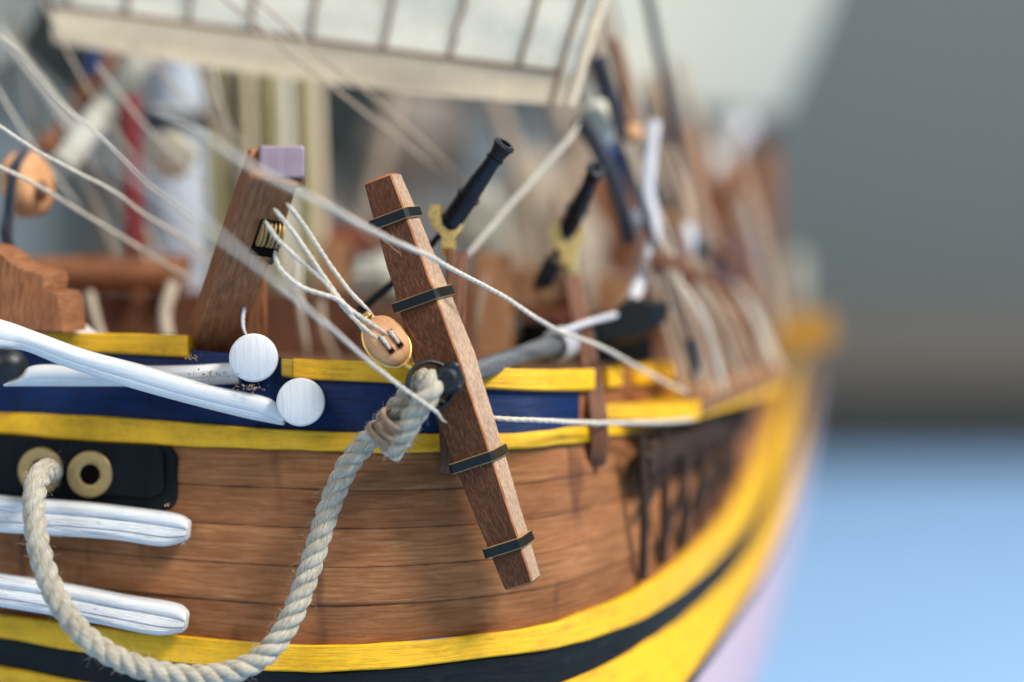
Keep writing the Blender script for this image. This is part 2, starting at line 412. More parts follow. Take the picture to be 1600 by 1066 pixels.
def patch(ra, rb, s0, s1, nv, back=1.2, depth=None, per=9, vscale=None, bulge=0.0):
    """A closed shell of hull skin between two rows."""
    bm = bmesh.new(); n = int((s1-s0)*per); rs = []
    for k in range(n+1):
        s = s0 + (s1-s0)*k/n; nn = hn(ra, rb, s); r = []
        for j in range(nv+1):
            f = j/nv; dsp = bulge*math.sin(math.pi*f)
            if depth: dsp += depth(f, s)
            r.append(HH(ra, rb, f, s) + nn*dsp)
        r.append(HH(ra, rb, 1, s) - nn*back); r.append(HH(ra, rb, 0, s) - nn*back)
        rs.append(r)
    vl = [vscale*j/nv for j in range(nv+1)] + [vscale+.01, vscale+.02, vscale+.03] if vscale else None
    rings(bm, rs, True, vs_=vl)
    return bm
def seams(f, s):
    x = f*5; k = round(x); dd = abs(x-k)
    if k in (0, 5): return 0
    wv = max(0, 1 - dd/.035)
    return -.22*wv*(.55 + .9*noise.noise(Vector((s*1.3, k*5.1, 0)))) + .05*noise.noise(Vector((s*2, int(x)*7.7, 4))) + .14*math.sin(int(x)*2.6+1)
hullp = part('planking', patch('r3', 'r5', 0, NS, 70, depth=seams, vscale=50, per=14, bulge=.6), M['hull'], ship, label='reddish brown planks of the bow, open dark seams between them')
part('bulwark', patch('r0', 'r2', 0, s_of(905, 'r1'), 6, back=1.6), M['blue'], ship, label='dark blue painted bulwark band between the yellow rails')
part('bulwark', patch('r0', 'r2', s_of(905, 'r1')+.001, NS, 6, back=1.6), M['timber'], ship, label='brown blurred bulwark of the ship side further aft')
part('bottom', patch('r8', 'r9', 0, NS, 8, bulge=1), M['pink'], ship, label='pale pinkish white underwater hull')
part('bottom', patch('r9', 'r10', 0, NS, 8), M['pink'], ship)
def st(name, ra, fa, rb, fb, s0, s1, out, mat, label, **k):
    bm = bmesh.new(); strip(bm, ra, fa, rb, fb, s0, s1, out, **k); return part(name, bm, mat, ship, label=label)
st('wale', ('r5', 'r6'), 0, ('r5', 'r6'), 1, 0, NS, 1.3, M['yellow'], 'yellow wale below the brown planks, curving up towards the stern', wob=.18)
st('wale', ('r6', 'r7'), 0.0, ('r6', 'r7'), 1, 0, NS, .75, M['black'], 'black strake under the yellow wale', wob=.2)
st('wale', ('r7', 'r8'), 0, ('r7', 'r8'), 1, 0, NS, 1.1, M['yellow'], 'lowest yellow strake, widest at the turn of the bow', wob=.2)
st('rub_rail', ('r2', 'r3'), 0, ('r2', 'r3'), 1, 0, s_of(928, 'r2'), 1.0, M['yellow'], 'long yellow rail between the blue band and the brown planks', wob=.15)
st('rub_rail', ('r2', 'r3'), 0, ('r2', 'r3'), .8, s_of(940, 'r2'), s_of(1062, 'r2'), 1.0, M['yellow'], 'short blurred yellow rail aft of the second gun post')
# cap rail pieces
st('wale', ('r8', 'r9'), 0, ('r8', 'r9'), .13, 0, NS, .5, M['black'], 'thin black line under the lowest yellow strake', wob=.1)
def cap(px0, px1, dtop, dbot, out, label, mat='yellow', inn=3.2):
    s0, s1 = s_of(px0, 'r0'), s_of(px1, 'r0'); bm = bmesh.new(); n = max(4, int((s1-s0)*14)); rs = []
    for k in range(n+1):
        s = s0 + (s1-s0)*k/n; f = k/n
        a = H('r0', s); nn = hn('r0', 'r2', s)
        zt = (dtop[0] + (dtop[1]-dtop[0])*f)*a.y/F; zb = (dbot[0] + (dbot[1]-dbot[0])*f)*a.y/F
        u = Vector((0, 0, 1)); c = .2
        wv = .06*noise.noise(Vector((s*6, 2, 2)))
        A = a + u*(zt+wv); B = a - u*zb
        rs.append([A - nn*inn, A + nn*(out-c), A + nn*out - u*c, B + nn*out + u*c, B + nn*(out-c), B - nn*inn])
    rings(bm, rs); return part('cap_rail', bm, M[mat], ship, label=label)
cap(64, 297, (6, 22), (21, 12), 1.0, 'raised forward piece of the yellow cap rail, beside the carved brown bracket')
cap(462, 640, (0, 0), (31, 33), 1.3, 'yellow cap rail piece from the white dowel end to the tackle block')
cap(443, 461, (-2, -1), (29, 31), 1.1, 'worn dirty forward tip of the yellow cap rail', 'yellowend')
cap(640.5, 918, (0, 0), (33, 33), 1.3, 'yellow cap rail piece behind the anchor stock')
cap(940, 962, (0, 0), (30, 28), 1.2, 'short stub of yellow cap rail aft of the second gun post')
cap(985, 1055, (2, 2), (27, 25), 1.0, 'blurred yellow cap rail piece beside the shrouds')
# splinters of dried glue and fluff under the rail and by the white rails
bm = bmesh.new()
for (x, y, n_, sp) in ((390, 606, 60, 18), (330, 585, 40, 30), (262, 790, 20, 5), (285, 850, 14, 6), (300, 558, 30, 10)):
    for _ in range(n_):
        c = V(x + random.gauss(0, sp*.6), y + random.gauss(0, 3), 292 + random.uniform(-1.5, 2))
        r = random.uniform(.04, .15)
        ball(bm, c, r, 6, (random.uniform(.6, 1.4), 1, random.uniform(.6, 1.4)))
part('glue_residue', bm, M['seizing'], ship, label='crumbs of old glue and dust caught between the white rails')['kind'] = 'stuff'

# deck, far bulwark, transom
bm = bmesh.new()
rs = []
for k in range(40):
    s = NS*k/39; a = H('r2', s) + Vector((-4 if s > 6 else 0, 7 if s < 8 else 0, -1)); Y = a.y
    c0 = Vector((cx(Y)*1 - (a.x - cx(Y))*.9 if s > 6 else -130, Y+(1 if s > 6 else 60), a.z+1))
    rs.append([a, c0, c0 - Vector((0, 0, 1.2)), a - Vector((0, 0, 1.2))])
rings(bm, rs); part('deck', bm, M['tanwood'], ship)

# hawse plate
def on_hull(px, py, d=None, off=0.0):
    # hull point behind a pixel, between r3 and r5
    s = s_of(px, 'r3'); a, b = H('r3', s), H('r5', s); z = (533-py)/F
    f = 0
    for _ in range(30):
        p = a.lerp(b, f); f += ((p.z/p.y - z)*p.y)/max(1e-6, (a.z-b.z)); f = max(0, min(1, f))
    p = a.lerp(b, f); return p + hn('r3', 'r5', s)*(off+.6), hn('r3', 'r5', s)
def plate(poly, off, th, mat, name, parent, label=None):
    bm = bmesh.new(); fr = []; bk = []; md = []
    for x, y in poly:
        p, n = on_hull(x, y); fr.append(p + n*(off+th)); bk.append(p + n*(off-.4))
    c = sum(fr, Vector())/len(fr)
    inn = [p + (c-p).normalized()*.25 for p in fr]
    md = [f + (b-f).normalized()*.25 for f, b in zip(fr, bk)]
    # bulge subdivided front: simple fan keeps curvature by strips
    rings(bm, [bk, md, inn])
    return part(name, bm, mat, parent, label=label)
def rrect(x0, y0a, x1, y0b, y1a, y1b, r):
    """Rounded right-hand corners, slanting top (y0a->y0b) and bottom (y1a->y1b)."""
    pts = []
    n = 10
    for k in range(n+1): f = k/n; pts.append((x0+(x1-r-x0)*f, y0a+(y0b-y0a)*f))
    for k in range(1, 7):
        a = math.pi/2*k/6; pts.append((x1-r+r*math.sin(a), y0b+r-r*math.cos(a)))
    for k in range(0, 7):
        a = math.pi/2*k/6; pts.append((x1-r+r*math.cos(a), y1b-r+r*math.sin(a)))
    for k in range(1, n+1): f = k/n; pts.append((x1-r-(x1-r-x0)*f, y1b+(y1a-y1b)*f))
    return pts
hp = plate(rrect(-58, 672, 279, 696, 782, 797, 22), 0, .5, M['plate'], 'hawse_plate', ship, 'black stepped plate on the bow holding two brass rings')
plate(rrect(-57, 678, 262, 696, 766, 778, 20), .5, .7, M['plate'], 'raised_panel', hp)
for (x, y) in ((73, 735), (149, 741)):
    p, n = on_hull(x, y); n = (n*1 + Vector((.02, -1, 0))*1.2).normalized(); bm = bmesh.new(); R = 3.3; r = 1.45
    lathe(bm, p + n*.9, n, [(0, R), (.75, R), (.95, R-.18), (.98, R-.6), (1.0, r+.55), (.95, r+.25), (.7, r), (-.6, r), (-.6, r-.1), (-.6, .01)], 40)
    rg = part('hawse_ring', bm, M['brassdull'], hp, label='brass ring with the rope coming out' if x < 100 else 'empty brass ring, dark bore')
    bm = bmesh.new(); lathe(bm, p + n*1.25, n, [(0, r*.985), (.1, r*.985)], 24); part('bore', bm, M['hole'], rg)

# white head rails and dowel ends
def flatrail(name, up, lo, d0, d1, th, mat, label, rnd=True, gr=0.0):
    """Timber between an upper and a lower traced edge, th deep."""
    U = smooth([Vector((x, y, 0)) for x, y in up], 8); L = smooth([Vector((x, y, 0)) for x, y in lo], 8)
    n = 120; rs = []
    for k in range(n+1):
        f = k/n; a = cr(U, f*(len(U)-1)); b = cr(L, f*(len(L)-1)); d = d0+(d1-d0)*f
        if rnd and f > .97: sh = math.sqrt(max(0, 1-((f-.97)/.03)**2))*.28+.72; m_ = (a+b)/2; a = m_+(a-m_)*sh; b = m_+(b-m_)*sh
        A = V(a.x, a.y, d); B = V(b.x, b.y, d); h = (A-B).length; e = min(.7, h*.25); yv = Vector((0, 1, 0)); zz = (A-B).normalized()
        rs.append([A + yv*th, A + yv*e*1.2, A - zz*e*.35 + yv*e*.35, A - zz*e, A.lerp(B, .33) - yv*.15*(1-gr), A.lerp(B, .36) + yv*(.16*gr-.15*(1-gr)), A.lerp(B, .39) - yv*.15*(1-gr), A.lerp(B, .66) - yv*.1, A.lerp(B, .68) + yv*.1*gr, A.lerp(B, .70) - yv*.1*(1-gr), B + zz*e, B + zz*e*.35 + yv*e*.35, B + yv*e*1.2, B + yv*th])
    bm = bmesh.new(); rings(bm, rs); return part(name, bm, mat, ship, 60, label)
flatrail('head_rail', [(-60, 486), (0, 501), (48, 518), (128, 547), (223, 572), (319, 601), (415, 623), (444, 650)],
         [(-60, 540), (0, 545), (38, 549), (96, 572), (191, 603), (287, 630), (383, 654), (441, 665)], 284, 293.5, 3.2, M['white'], 'uppermost white head rail, sloping down across the blue band', False)
flatrail('head_rail', [(6, 600), (48, 572), (120, 572), (230, 572), (300, 571), (372, 566)],
         [(6, 604), (48, 604), (120, 604), (230, 604), (300, 603), (372, 600)], 295, 296, 2.6, M['white'], 'white head rail lying level behind the sloping one', False)
flatrail('head_rail', [(-60, 770), (0, 778), (120, 787), (200, 796), (270, 806), (293, 818)],
         [(-60, 827), (0, 833), (100, 839), (180, 845), (250, 855), (290, 847)], 297, 292.5, 4, M['whitegroove'], 'grooved white head rail just under the black plate', True, 1.0)
flatrail('head_rail', [(-60, 893), (0, 902), (100, 917), (200, 936), (270, 948), (290, 962)],
         [(-60, 940), (0, 950), (80, 963), (160, 978), (240, 994), (286, 990)], 297, 291, 4, M['whitegroove'], 'lowest grooved white head rail, resting on the yellow wale', True, 1.0)
for (x, y, d, lb) in ((396, 559, 291, 'upper round white dowel end'), (470, 628.5, 291, 'lower round white dowel end beside the rail tip')):
    ax = Vector((.10, -1, .02)).normalized(); bm = bmesh.new(); R = 38*d/F; p = V(x, y, d)
    lathe(bm, p - ax*7, ax, [(0, R*.98), (6.6, R), (6.85, R-.10), (7, R-.3)], 44)
    part('timber_head', bm, M['whiteend'], ship, 50, lb)
bm = bmesh.new(); beam(bm, V(100, 500, 312), V(150, 540, 305), 2.5, 2, None, .2); part('head_timber', bm, M['white'], ship)
# dark blurred ring of iron at the left edge, nearer than the rails
bm = bmesh.new(); ball(bm, V(8, 571, 276), 2.9, 16, (1, .8, .8)); part('eye_bolt', bm, M['iron'], ship, label='black rounded iron fitting on the white head rails, slightly out of focus')

# carved bracket at the left, top of the head
def prism(bm, poly, d, th, ax=Vector((0.25, 1, 0)), ch=.25):
    ax = ax.normalized(); fr = [V(x, y, d) for x, y in poly]; c = sum(fr, Vector())/len(fr)
    rings(bm, [[p + (c-p).normalized()*ch for p in fr], [p + ax*ch for p in fr], [p + ax*th for p in fr]])
bm = bmesh.new()
poly = [(-60, 380), (-20, 385), (2, 397), (14, 409), (32, 419), (55, 424), (68, 428), (70, 440), (68, 455), (78, 456), (88, 458), (93, 468), (96, 490), (98, 520), (-60, 512)]
prism(bm, poly, 300, 5, Vector((.55, 1, .1)))
part('carved_bracket', bm, M['timber'], ship, 30, 'brown bracket with a stepped scroll edge behind the head rail')

# cathead
cat0 = V(322, 560, 309); cat1 = V(428, 258, 281); cax = (cat1-cat0).normalized()
bm = bmesh.new(); beam(bm, cat0, cat1, 6.6, 5.6, Vector((1, 0, .15)), .3, seg=6)
cat = part('cathead', bm, M['timber'], ship, 30, 'square brown cathead beam leaning out over the rail')
bm = bmesh.new(); beam(bm, V(401, 365, 303), V(401, 560, 303), 2.7, 3, None, .2); part('knee', bm, M['timber'], cat)
side = (Vector((1, 0, .15)) - cax*Vector((1, 0, .15)).dot(cax)).normalized(); low = cax.cross(side)
if low.y > 0: low = -low
q = cat0.lerp(cat1, .74)
bm = bmesh.new(); beam(bm, q + low*2.5 - cax*4 + side*1.7, q + low*2.5 + cax*3 + side*1.7, 3.4, 1.2, side, .2); part('sheave_slot', bm, M['hole'], cat)
for k in (.6, 1.8, 2.9):
    bm = bmesh.new(); c = q + low*2.4 + side*k + cax*.8; lathe(bm, c - side*.35 + low*.5, side, [(0, .3), (.02, 2.1), (.14, 2.1), (.35, 1.6), (.56, 2.1), (.7, 2.1), (.72, .3)], 28); part('sheave', bm, M['brassdull'], cat)
bm = bmesh.new(); beam(bm, q + side*3.4 - cax*6 + low*1.2, q + side*3.4 - cax*1.5 + low*1.6, 1.0, 2.6, side, .3); part('iron_cleat', bm, M['iron'], cat)

bm = bmesh.new(); beam(bm, V(441, 253, 283.5), V(441, 253, 279.6), 5.9, 4.2, Vector((1, 0, 0)), .25)
part('end_block', bm, M['lilac'], cat, 30, 'end face of the cathead, pale lilac reflection in its colour')
bm = bmesh.new(); beam(bm, V(446, 283, 284), V(446, 283, 280.6), 5.0, 1.6, Vector((1, 0, 0)), .2)
part('end_shadow_bar', bm, M['postwood'], cat, 30)  # dark bar standing in for the shadow line under the end block
# gun posts on the hull side
def post(pts, w_, h_, label):
    P = smooth([V(*p) for p in pts], 6); fr = frames(P, Vector((1, 0, 0))); rs = []
    n = len(P)
    for i, (p, (t, a, b)) in enumerate(zip(P, fr)):
        f = i/(n-1); k = 1 if f < .9 else math.sqrt(max(.02, 1-((f-.9)/.1)**2)); 
        rs.append(rect_ring(p, a, b, w_*(.55+.45*k), h_*k, .2))
    bm = bmesh.new(); rings(bm, rs); return part('gun_post', bm, M['postwood'], ship, 30, label)
post([(715, 398, 301.5), (712, 470, 300), (708, 560, 298), (703, 650, 296.6), (704, 712, 296), (700, 742, 296.4)], 2.9, 3.2, 'brown post behind the anchor stock carrying the nearer gun')
post([(893, 436, 323), (905, 500, 320), (922, 575, 314), (934, 650, 309.5), (936, 700, 309), (928, 724, 310)], 2.6, 3.0, 'blurred brown post carrying the farther gun')

# channel with chain plates
CH = [(947, 632, 654, 313), (1000, 632, 655, 317), (1050, 631, 656, 321), (1084, 629, 656, 325), (1091, 627, 655, 327), (1110, 618, 648, 332), (1135, 609, 640, 339), (1160, 601, 632, 347), (1185, 593, 623, 357), (1214, 583, 614, 370)]
bm = bmesh.new(); rs = []
for x, yt, yb, d in CH:
    A = V(x, yt, d); B = V(x, yb, d); Y = max(d+6, 320); s = 0
    lo, hi = 5.0, 14.0
    for _ in range(30):
        m_ = (lo+hi)/2
        if H('r2', m_).y < Y: lo = m_
        else: hi = m_
    h = H('r2', lo); I = Vector((min(h.x-1, A.x-.5), Y, A.z)); J = Vector((I.x, Y, B.z))
    rs.append([I, A, B, J])
rings(bm, rs); ch1 = part('channel', bm, M['yellow'], ship, 30, 'yellow edged channel plank spreading the shrouds')
bm = bmesh.new(); BAR = [(1003, 722, 314), (1050, 690, 326), (1095, 670, 336), (1135, 655, 358), (1170, 638, 390)]
tube(bm, smooth(VV_(BAR), 6), 1.5, 10); tube(bm, smooth(VV_([(x+2, y+16, d) for x, y, d in BAR]), 6), 1.2, 10)
tube(bm, smooth(VV_([(x+6, y-15, d+2) for x, y, d in BAR]), 6), 1.3, 10); tube(bm, smooth(VV_([(x-1, y+34, d+1) for x, y, d in BAR]), 6), .8, 10)  # further bars added to fill the dark mass under the channel
part('chain_bar', bm, M['darkwood'], ch1, label='dark blurred bar slanting under the yellow channel')
for (x, y, d, x2, y2) in ((1003, 722, 314, 1004, 905), (1036, 700, 321, 1035, 880), (1066, 690, 329, 1066, 858), (1096, 676, 337, 1092, 830), (1122, 666, 351, 1118, 800), (1146, 650, 368, 1142, 765)):
    bm = bmesh.new(); a = V(x, y-40, d-1); b = V(x2, y2, d+1); tube(bm, smooth([a, V((x+x2)/2+3, (y+y2)/2, d-1), b], 5), .7*d/330, 8)
    part('chain_plate', bm, M['darkwood'], ch1)
for (x, y, d, x2, y2, d2) in ((1060, 664, 328, 1004, 800, 315), (1090, 662, 334, 1035, 850, 322), (1118, 652, 342, 1066, 838, 330), (1142, 646, 352, 1092, 800, 338), (1160, 640, 364, 1118, 770, 352)):
    bm = bmesh.new(); tube(bm, smooth([V(x, y, d), V((x+x2)/2+4, (y+y2)/2, (d+d2)/2-1), V(x2, y2, d2)], 5), .6*d/330, 8)
    part('chain_stay', bm, M['darkwood'], ch1)
# stern quarter structures, far and blurred
def farbox(name, x0, x1, y0, y1, d, th, mat, parent, label=None):
    bm = bmesh.new(); A = V((x0+x1)/2, y1, d); B = V((x0+x1)/2, y0, d); off = Vector((0, th/2, 0))
    beam(bm, A+off, B+off, (x1-x0)*d/F, th, None, .4)
    if parent is None: return bm
    return part(name, bm, mat, parent, label=label)
farbox('quarter_channel', 1200, 1300, 488, 548, 455, 30, M['shadeyellow'], ship, 'blurred yellow ledge near the stern')
farbox('quarter_bulwark', 1160, 1250, 420, 500, 540, 40, M['timber'], ship)
farbox('quarterdeck_wall', 620, 1165, 428, 560, 500, 8, M['postwood'], ship)
farbox('forecastle_wall', 40, 560, 455, 560, 352, 4, M['postwood'], ship)
farbox('far_bulwark', -100, 700, 470, 560, 470, 6, M['redwood'], ship)
farbox('stern_panel', 1138, 1182, 365, 440, 450, 10, M['navy'], ship, 'blurred blue patch of the stern upperworks')
farbox('stern_panel', 1080, 1140, 298, 356, 450, 10, M['red'], ship, 'blurred red patch of the stern upperworks')
farbox('stern_panel', 1232, 1258, 395, 480, 490, 10, M['sail2'], ship, 'blurred cream patch by the yellow ledge')
farbox('stern_panel', 1175, 1212, 230, 470, 500, 10, M['timber'], ship, 'blurred brown upright at the stern')

# cradle that carries the keel, out of the picture
cr_ = thing('ship_cradle', (-50, 400, -104), 'plain wooden cradle under the model ship', 'stand')
for y in (345, 560):
    bm = bmesh.new(); beam(bm, Vector((cx(y)-40, y+8, -100.5)), Vector((cx(y)+70, y+8, -100.5)), 8, 6, Vector((0, 1, 0)), .5); part('cradle_bar', bm, M['timber'], cr_)

# ------------------------------------------------------------------ anchor
anchor = thing('anchor', V(693, 560, 290), 'black iron anchor with a long brown wooden stock, hung in front of the bow', 'anchor')
A0 = V(597, 277, 291); A1 = V(818, 914, 291); aax = (A1-A0).normalized(); AL = (A1-A0).length
fx = aax.cross(Vector((0, -1, 0))).normalized()
if fx.x < 0: fx = -fx
fz = aax.cross(fx).normalized()
if fz.y > 0: fz = -fz                       # faces the camera
Zs = (-fx*math.sin(.27) + fz*math.cos(.27)).normalized()      # broad face looks a little left
Xs = (fx*math.cos(.27) + fz*math.sin(.27)).normalized()       # side face looks right and slightly at us
def stk(f):
    g = 1-abs(f-.45)/.55 if f > .45 else 1-abs(f-.45)/.45
    return 4.1 + 2.2*g**.9, 4.4 + 3.6*g**.9           # width, depth
bm = bmesh.new(); rs = []; nst = 40
def ringst(f, sh=0):
    w_, h_ = stk(f); c = A0 + aax*(AL*f) + Xs*(.07*noise.noise(Vector((f*14, 1, 1)))); w_ += .12*noise.noise(Vector((f*22, 5, 1))); return rect_ring(c, Xs, Zs, w_-2*sh, h_-2*sh, .22)
rs = [ringst(0, .45)] + [ringst(.006 + .988*k/nst, 0) for k in range(nst+1)] + [ringst(1, .4)]
rings(bm, rs)
stock = part('stock', bm, M['stock'], anchor, 30, 'tapered brown wooden stock with scratched broad face')
stock.data.materials.append(M['litstockside']); stock.data.materials.append(M['litstockedge'])
for p in stock.data.polygons:
    if p.normal.dot(Xs) > .85: p.material_index = 1
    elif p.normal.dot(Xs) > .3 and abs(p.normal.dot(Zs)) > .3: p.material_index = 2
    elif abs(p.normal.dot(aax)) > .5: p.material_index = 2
for f in (.100, .298, .690, .900):
    w_, h_ = stk(f); bm = bmesh.new(); hh = .72
    t_ = .62
    c = A0 + aax*(AL*f); dx = Xs*(-.12)
    def rr(k, g): return rect_ring(c + dx + aax*k, Xs, Zs, w_+g, h_+g, .5)
    rings(bm, [rr(-hh, -.3), rr(-hh, t_*2-.1), rr(-hh+.08, t_*2+.05), rr(hh-.08, t_*2+.05), rr(hh, t_*2-.1), rr(hh, -.3)])
    bd = part('band', bm, M['band'], stock, 30)
    bd.data.materials.append(M['brassdull'])
    for p in bd.data.polygons:
        if abs(p.normal.dot(aax)) > .35: p.material_index = 1
# shank
K0 = V(698, 594, 284.5); K1 = V(905, 527, 319); K2 = V(975, 505, 320)
kax = (K1-K0).normalized()
bm = bmesh.new(); Lk = (K1-K0).length
KS = V(722, 587, 292.5); kx2 = (K1-KS); Lk = kx2.length; kx2.normalize()
lathe(bm, KS, kx2, [(0, .9), (.4, 1.45), (Lk*.5, 1.55), (Lk, 1.85), (Lk+2, 1.6)], 24)
part('shank', bm, M['shank'], anchor)
bm = bmesh.new(); hx = K0
t_, a_, b_ = frames([K0, K0+kax*3])[0]
lathe(bm, V(697, 594, 282.2), Vector((.12, .98, .03)), [(0, 1.2), (.35, 1.75), (1.3, 2.0), (1.6, 2.2), (3.2, 2.15), (3.5, 1.8), (7, 1.6)], 8)
part('shank_head', bm, M['iron'], anchor, 30, 'faceted black head of the shank in front of the stock')
bm = bmesh.new(); ball(bm, V(708, 573, 282.9), 1.0, 10, (1, .6, .7)); ball(bm, V(716, 606, 282.8), .6, 8); part('rivet', bm, M['iron'], anchor)
# arm and palm
bm = bmesh.new()
prism(bm, [(896, 528), (930, 508), (955, 488), (972, 470), (1000, 466), (1030, 474), (1022, 500), (1000, 523), (960, 536), (925, 545), (898, 546)], 322, 4.5, Vector((.5, 1, 0)), .8)
part('fluke', bm, M['black'], anchor, 30, 'black pointed fluke, out of focus, beside the gun post')
# ring
rc = V(673, 602, 284.6); rn = Vector((.30, -.93, .18)).normalized()
tt, ra_, rb_ = frames([rc, rc+rn])[0]
bm = bmesh.new(); R = 3.15
P = [rc + ra_*(R*math.cos(2*math.pi*k/48)) + rb_*(R*math.sin(2*math.pi*k/48)) for k in range(49)]
tube(bm, P, .36, 10, cap=False); part('ring', bm, M['iron'], anchor)
# lashing of pale rope round the shank
bm = bmesh.new()
for k in range(3):
    c = V(868+k*6, 541-k*2, 312.6+k*.8); tt2, a2, b2 = frames([c, c+kax])[0]
    P = [c + a2*(2.15*math.cos(2*math.pi*j/24)) + b2*(2.15*math.sin(2*math.pi*j/24)) + kax*(j/24*.5) for j in range(25)]
    tube(bm, P, .38, 8)
tube(bm, smooth([V(872, 520, 310.5), V(915, 505, 315), V(962, 492, 320)], 6), .45, 8)
solo('lashing', bm, M['whiterope'], 'pale rope lashing wound round the black anchor shank right of the stock', 'rope lashing')

# ------------------------------------------------------------------ twisted cable
def laid(bm, pts, R, pitch, nstr=3, fuzz=0, ph0=0.0, step=.32, n=12, tight=1.15):
    P = resample(pts, step); fr = frames(P, Vector((0, 0, 1)))
    L = 0; cum = [0]; r = R*.4
    for a, b in zip(P, P[1:]): L += (b-a).length; cum.append(L)
    rs = []; m_ = max(16, int(n))
    for p, (t, a, b), l in zip(P, fr, cum):
        ring = []; sq = 1 + .03*noise.noise(Vector((l*.4, 3, ph0)))
        for k in range(m_):
            th = 2*math.pi*k/m_
            x = (th*nstr/(2*math.pi) - l/pitch*nstr + ph0 + .06*noise.noise(Vector((l*.8, ph0*7, 5)))) % 1.0
            g = max(0, 1 - abs(x-.5)/.5)                 # 0 in the groove, 1 on the crown
            prof = (1 - (1-g)**2.6)
            rad = R*sq*(.69 + .32*prof) * (1 + (.028*noise.noise(Vector((th*6*R, l*.9, 3))) if R > 1 else 0))
            ring.append(p + a*(rad*math.cos(th)) + b*(rad*math.sin(th)))
        if R < 1:
            e_ = min(1, (cum[-1]-l)/3.0, .15+l/1.0); ring = [p + (q-p)*(.3+.7*e_) for q in ring]
        rs.append(ring)
    rings(bm, rs, True)
    for _ in range(fuzz):
        i = random.randrange(2, len(P)-2); t, a, b = fr[i]; th = random.uniform(0, 6.28)
        o = a*math.cos(th) + b*math.sin(th); p = P[i] + o*R*.9
        l = random.uniform(.5, 1.6)*R*.7; dr = (o*random.uniform(.25, 1) + t*random.uniform(-1, 1)).normalized()
        q = p + dr*l*.5 + Vector((random.gauss(0, .1), random.gauss(0, .1), random.gauss(0, .1)))*R*.5; e = q + (dr + Vector((random.gauss(0, .5), 0, random.gauss(0, .5))))*l*.4
        tube(bm, [p, q, e], .022*max(.7, R*.6), 3, cap=False)
def VV(l): return [V(*p) for p in l]
cable = thing('anchor_cable', V(320, 1070, 284), 'thick pale twisted rope looping from a brass hawse ring up to the anchor ring', 'rope')
main = VV([(82, 742, 306), (80, 737, 300), (74, 734, 294.5), (62, 744, 290.5), (54, 772, 288), (57, 835, 286), (72, 895, 285), (98, 950, 284), (140, 1000, 283.5), (200, 1036, 283.5), (270, 1054, 284),
           (335, 1055, 285), (392, 1038, 286), (432, 1003, 287), (461, 952, 288), (482, 895, 289), (500, 838, 289.5), (520, 778, 290), (545, 725, 290), (574, 690, 289.5), (602, 660, 288.5), (628, 630, 287.5), (650, 605, 286.5), (662, 595, 285.5)])
tail = VV([(662, 595, 285.5), (670, 594, 284), (675, 603, 282.8), (668, 619, 282.4), (651, 643, 282.8), (635, 669, 283.6), (620, 692, 284.6), (610, 708, 285.4)])
bm = bmesh.new(); laid(bm, smooth(main + tail[1:], 10), 1.60, 6.6, fuzz=520, n=54, step=.22); part('rope_body', bm, M['cable'], cable, 60)
bm = bmesh.new()
c0 = V(600, 694, 286.4); c1 = V(630, 656, 285.2)
sd = Vector((.75, 0, -.6))
for k in range(4): helix(bm, c0 + (c1-c0)*(.03*k), c1.lerp(c0, .05*k), 2.45+.12*(k%2), 2.8, (sd + Vector((random.uniform(-.2,.2),0,random.uniform(-.2,.2)))), 7.3-k*.35, .30, 6, .6)
for _ in range(80):
    a = random.uniform(0, 6.28); p = c0.lerp(c1, random.random()); ax = (c1-c0).normalized(); x = (sd-ax*sd.dot(ax)).normalized(); y = ax.cross(x)
    o = x*math.cos(a)*2.9 + y*math.sin(a)*2.6; tube(bm, [p+o, p+o*1.12+ax*random.uniform(-.5, .5), p+o*random.uniform(1.05, 1.3)+ax*random.uniform(-1, 1)], .03, 3, cap=False)
part('seizing', bm, M['seizing'], cable, 60, 'brownish twine wound round the doubled rope below the ring')

# ------------------------------------------------------------------ tackle block with hook
blk = thing('tackle_block', V(606, 560, 287), 'small orange wooden block with two slots and white cord, hooked to the anchor ring', 'pulley block')
bc = V(604, 533, 287.5); ba = (V(632, 570, 286.5) - V(576, 496, 288.5)).normalized()
bn = Vector((.22, -.95, .12)); bn = (bn - ba*bn.dot(ba)).normalized(); bs = ba.cross(bn).normalized()
if bs.x < 0: bs = -bs
bm = bmesh.new(); rs = []; nn_ = 22
for k in range(nn_+1):
    f = -1 + 2*k/nn_; pr = max(.02, (1-abs(f)**2.6))**.5
    wv, hv = 2.7*pr, 2.0*max(.05, (1-abs(f)**3.2))**.5; c = bc + ba*(f*3.75)
    r = []
    for j in range(28):
        a = 2*math.pi*j/28; ca, sa = math.cos(a), math.sin(a)
        x = math.copysign(abs(ca)**.75, ca)*wv; y = math.copysign(abs(sa)**.75, sa)*hv
        if abs(x) > wv*.93: x *= .96            # shallow score for the strop
        r.append(c + bs*x + bn*y)
    rs.append(r)
rings(bm, rs); shell = part('shell', bm, M['blockwood'], blk, 60)
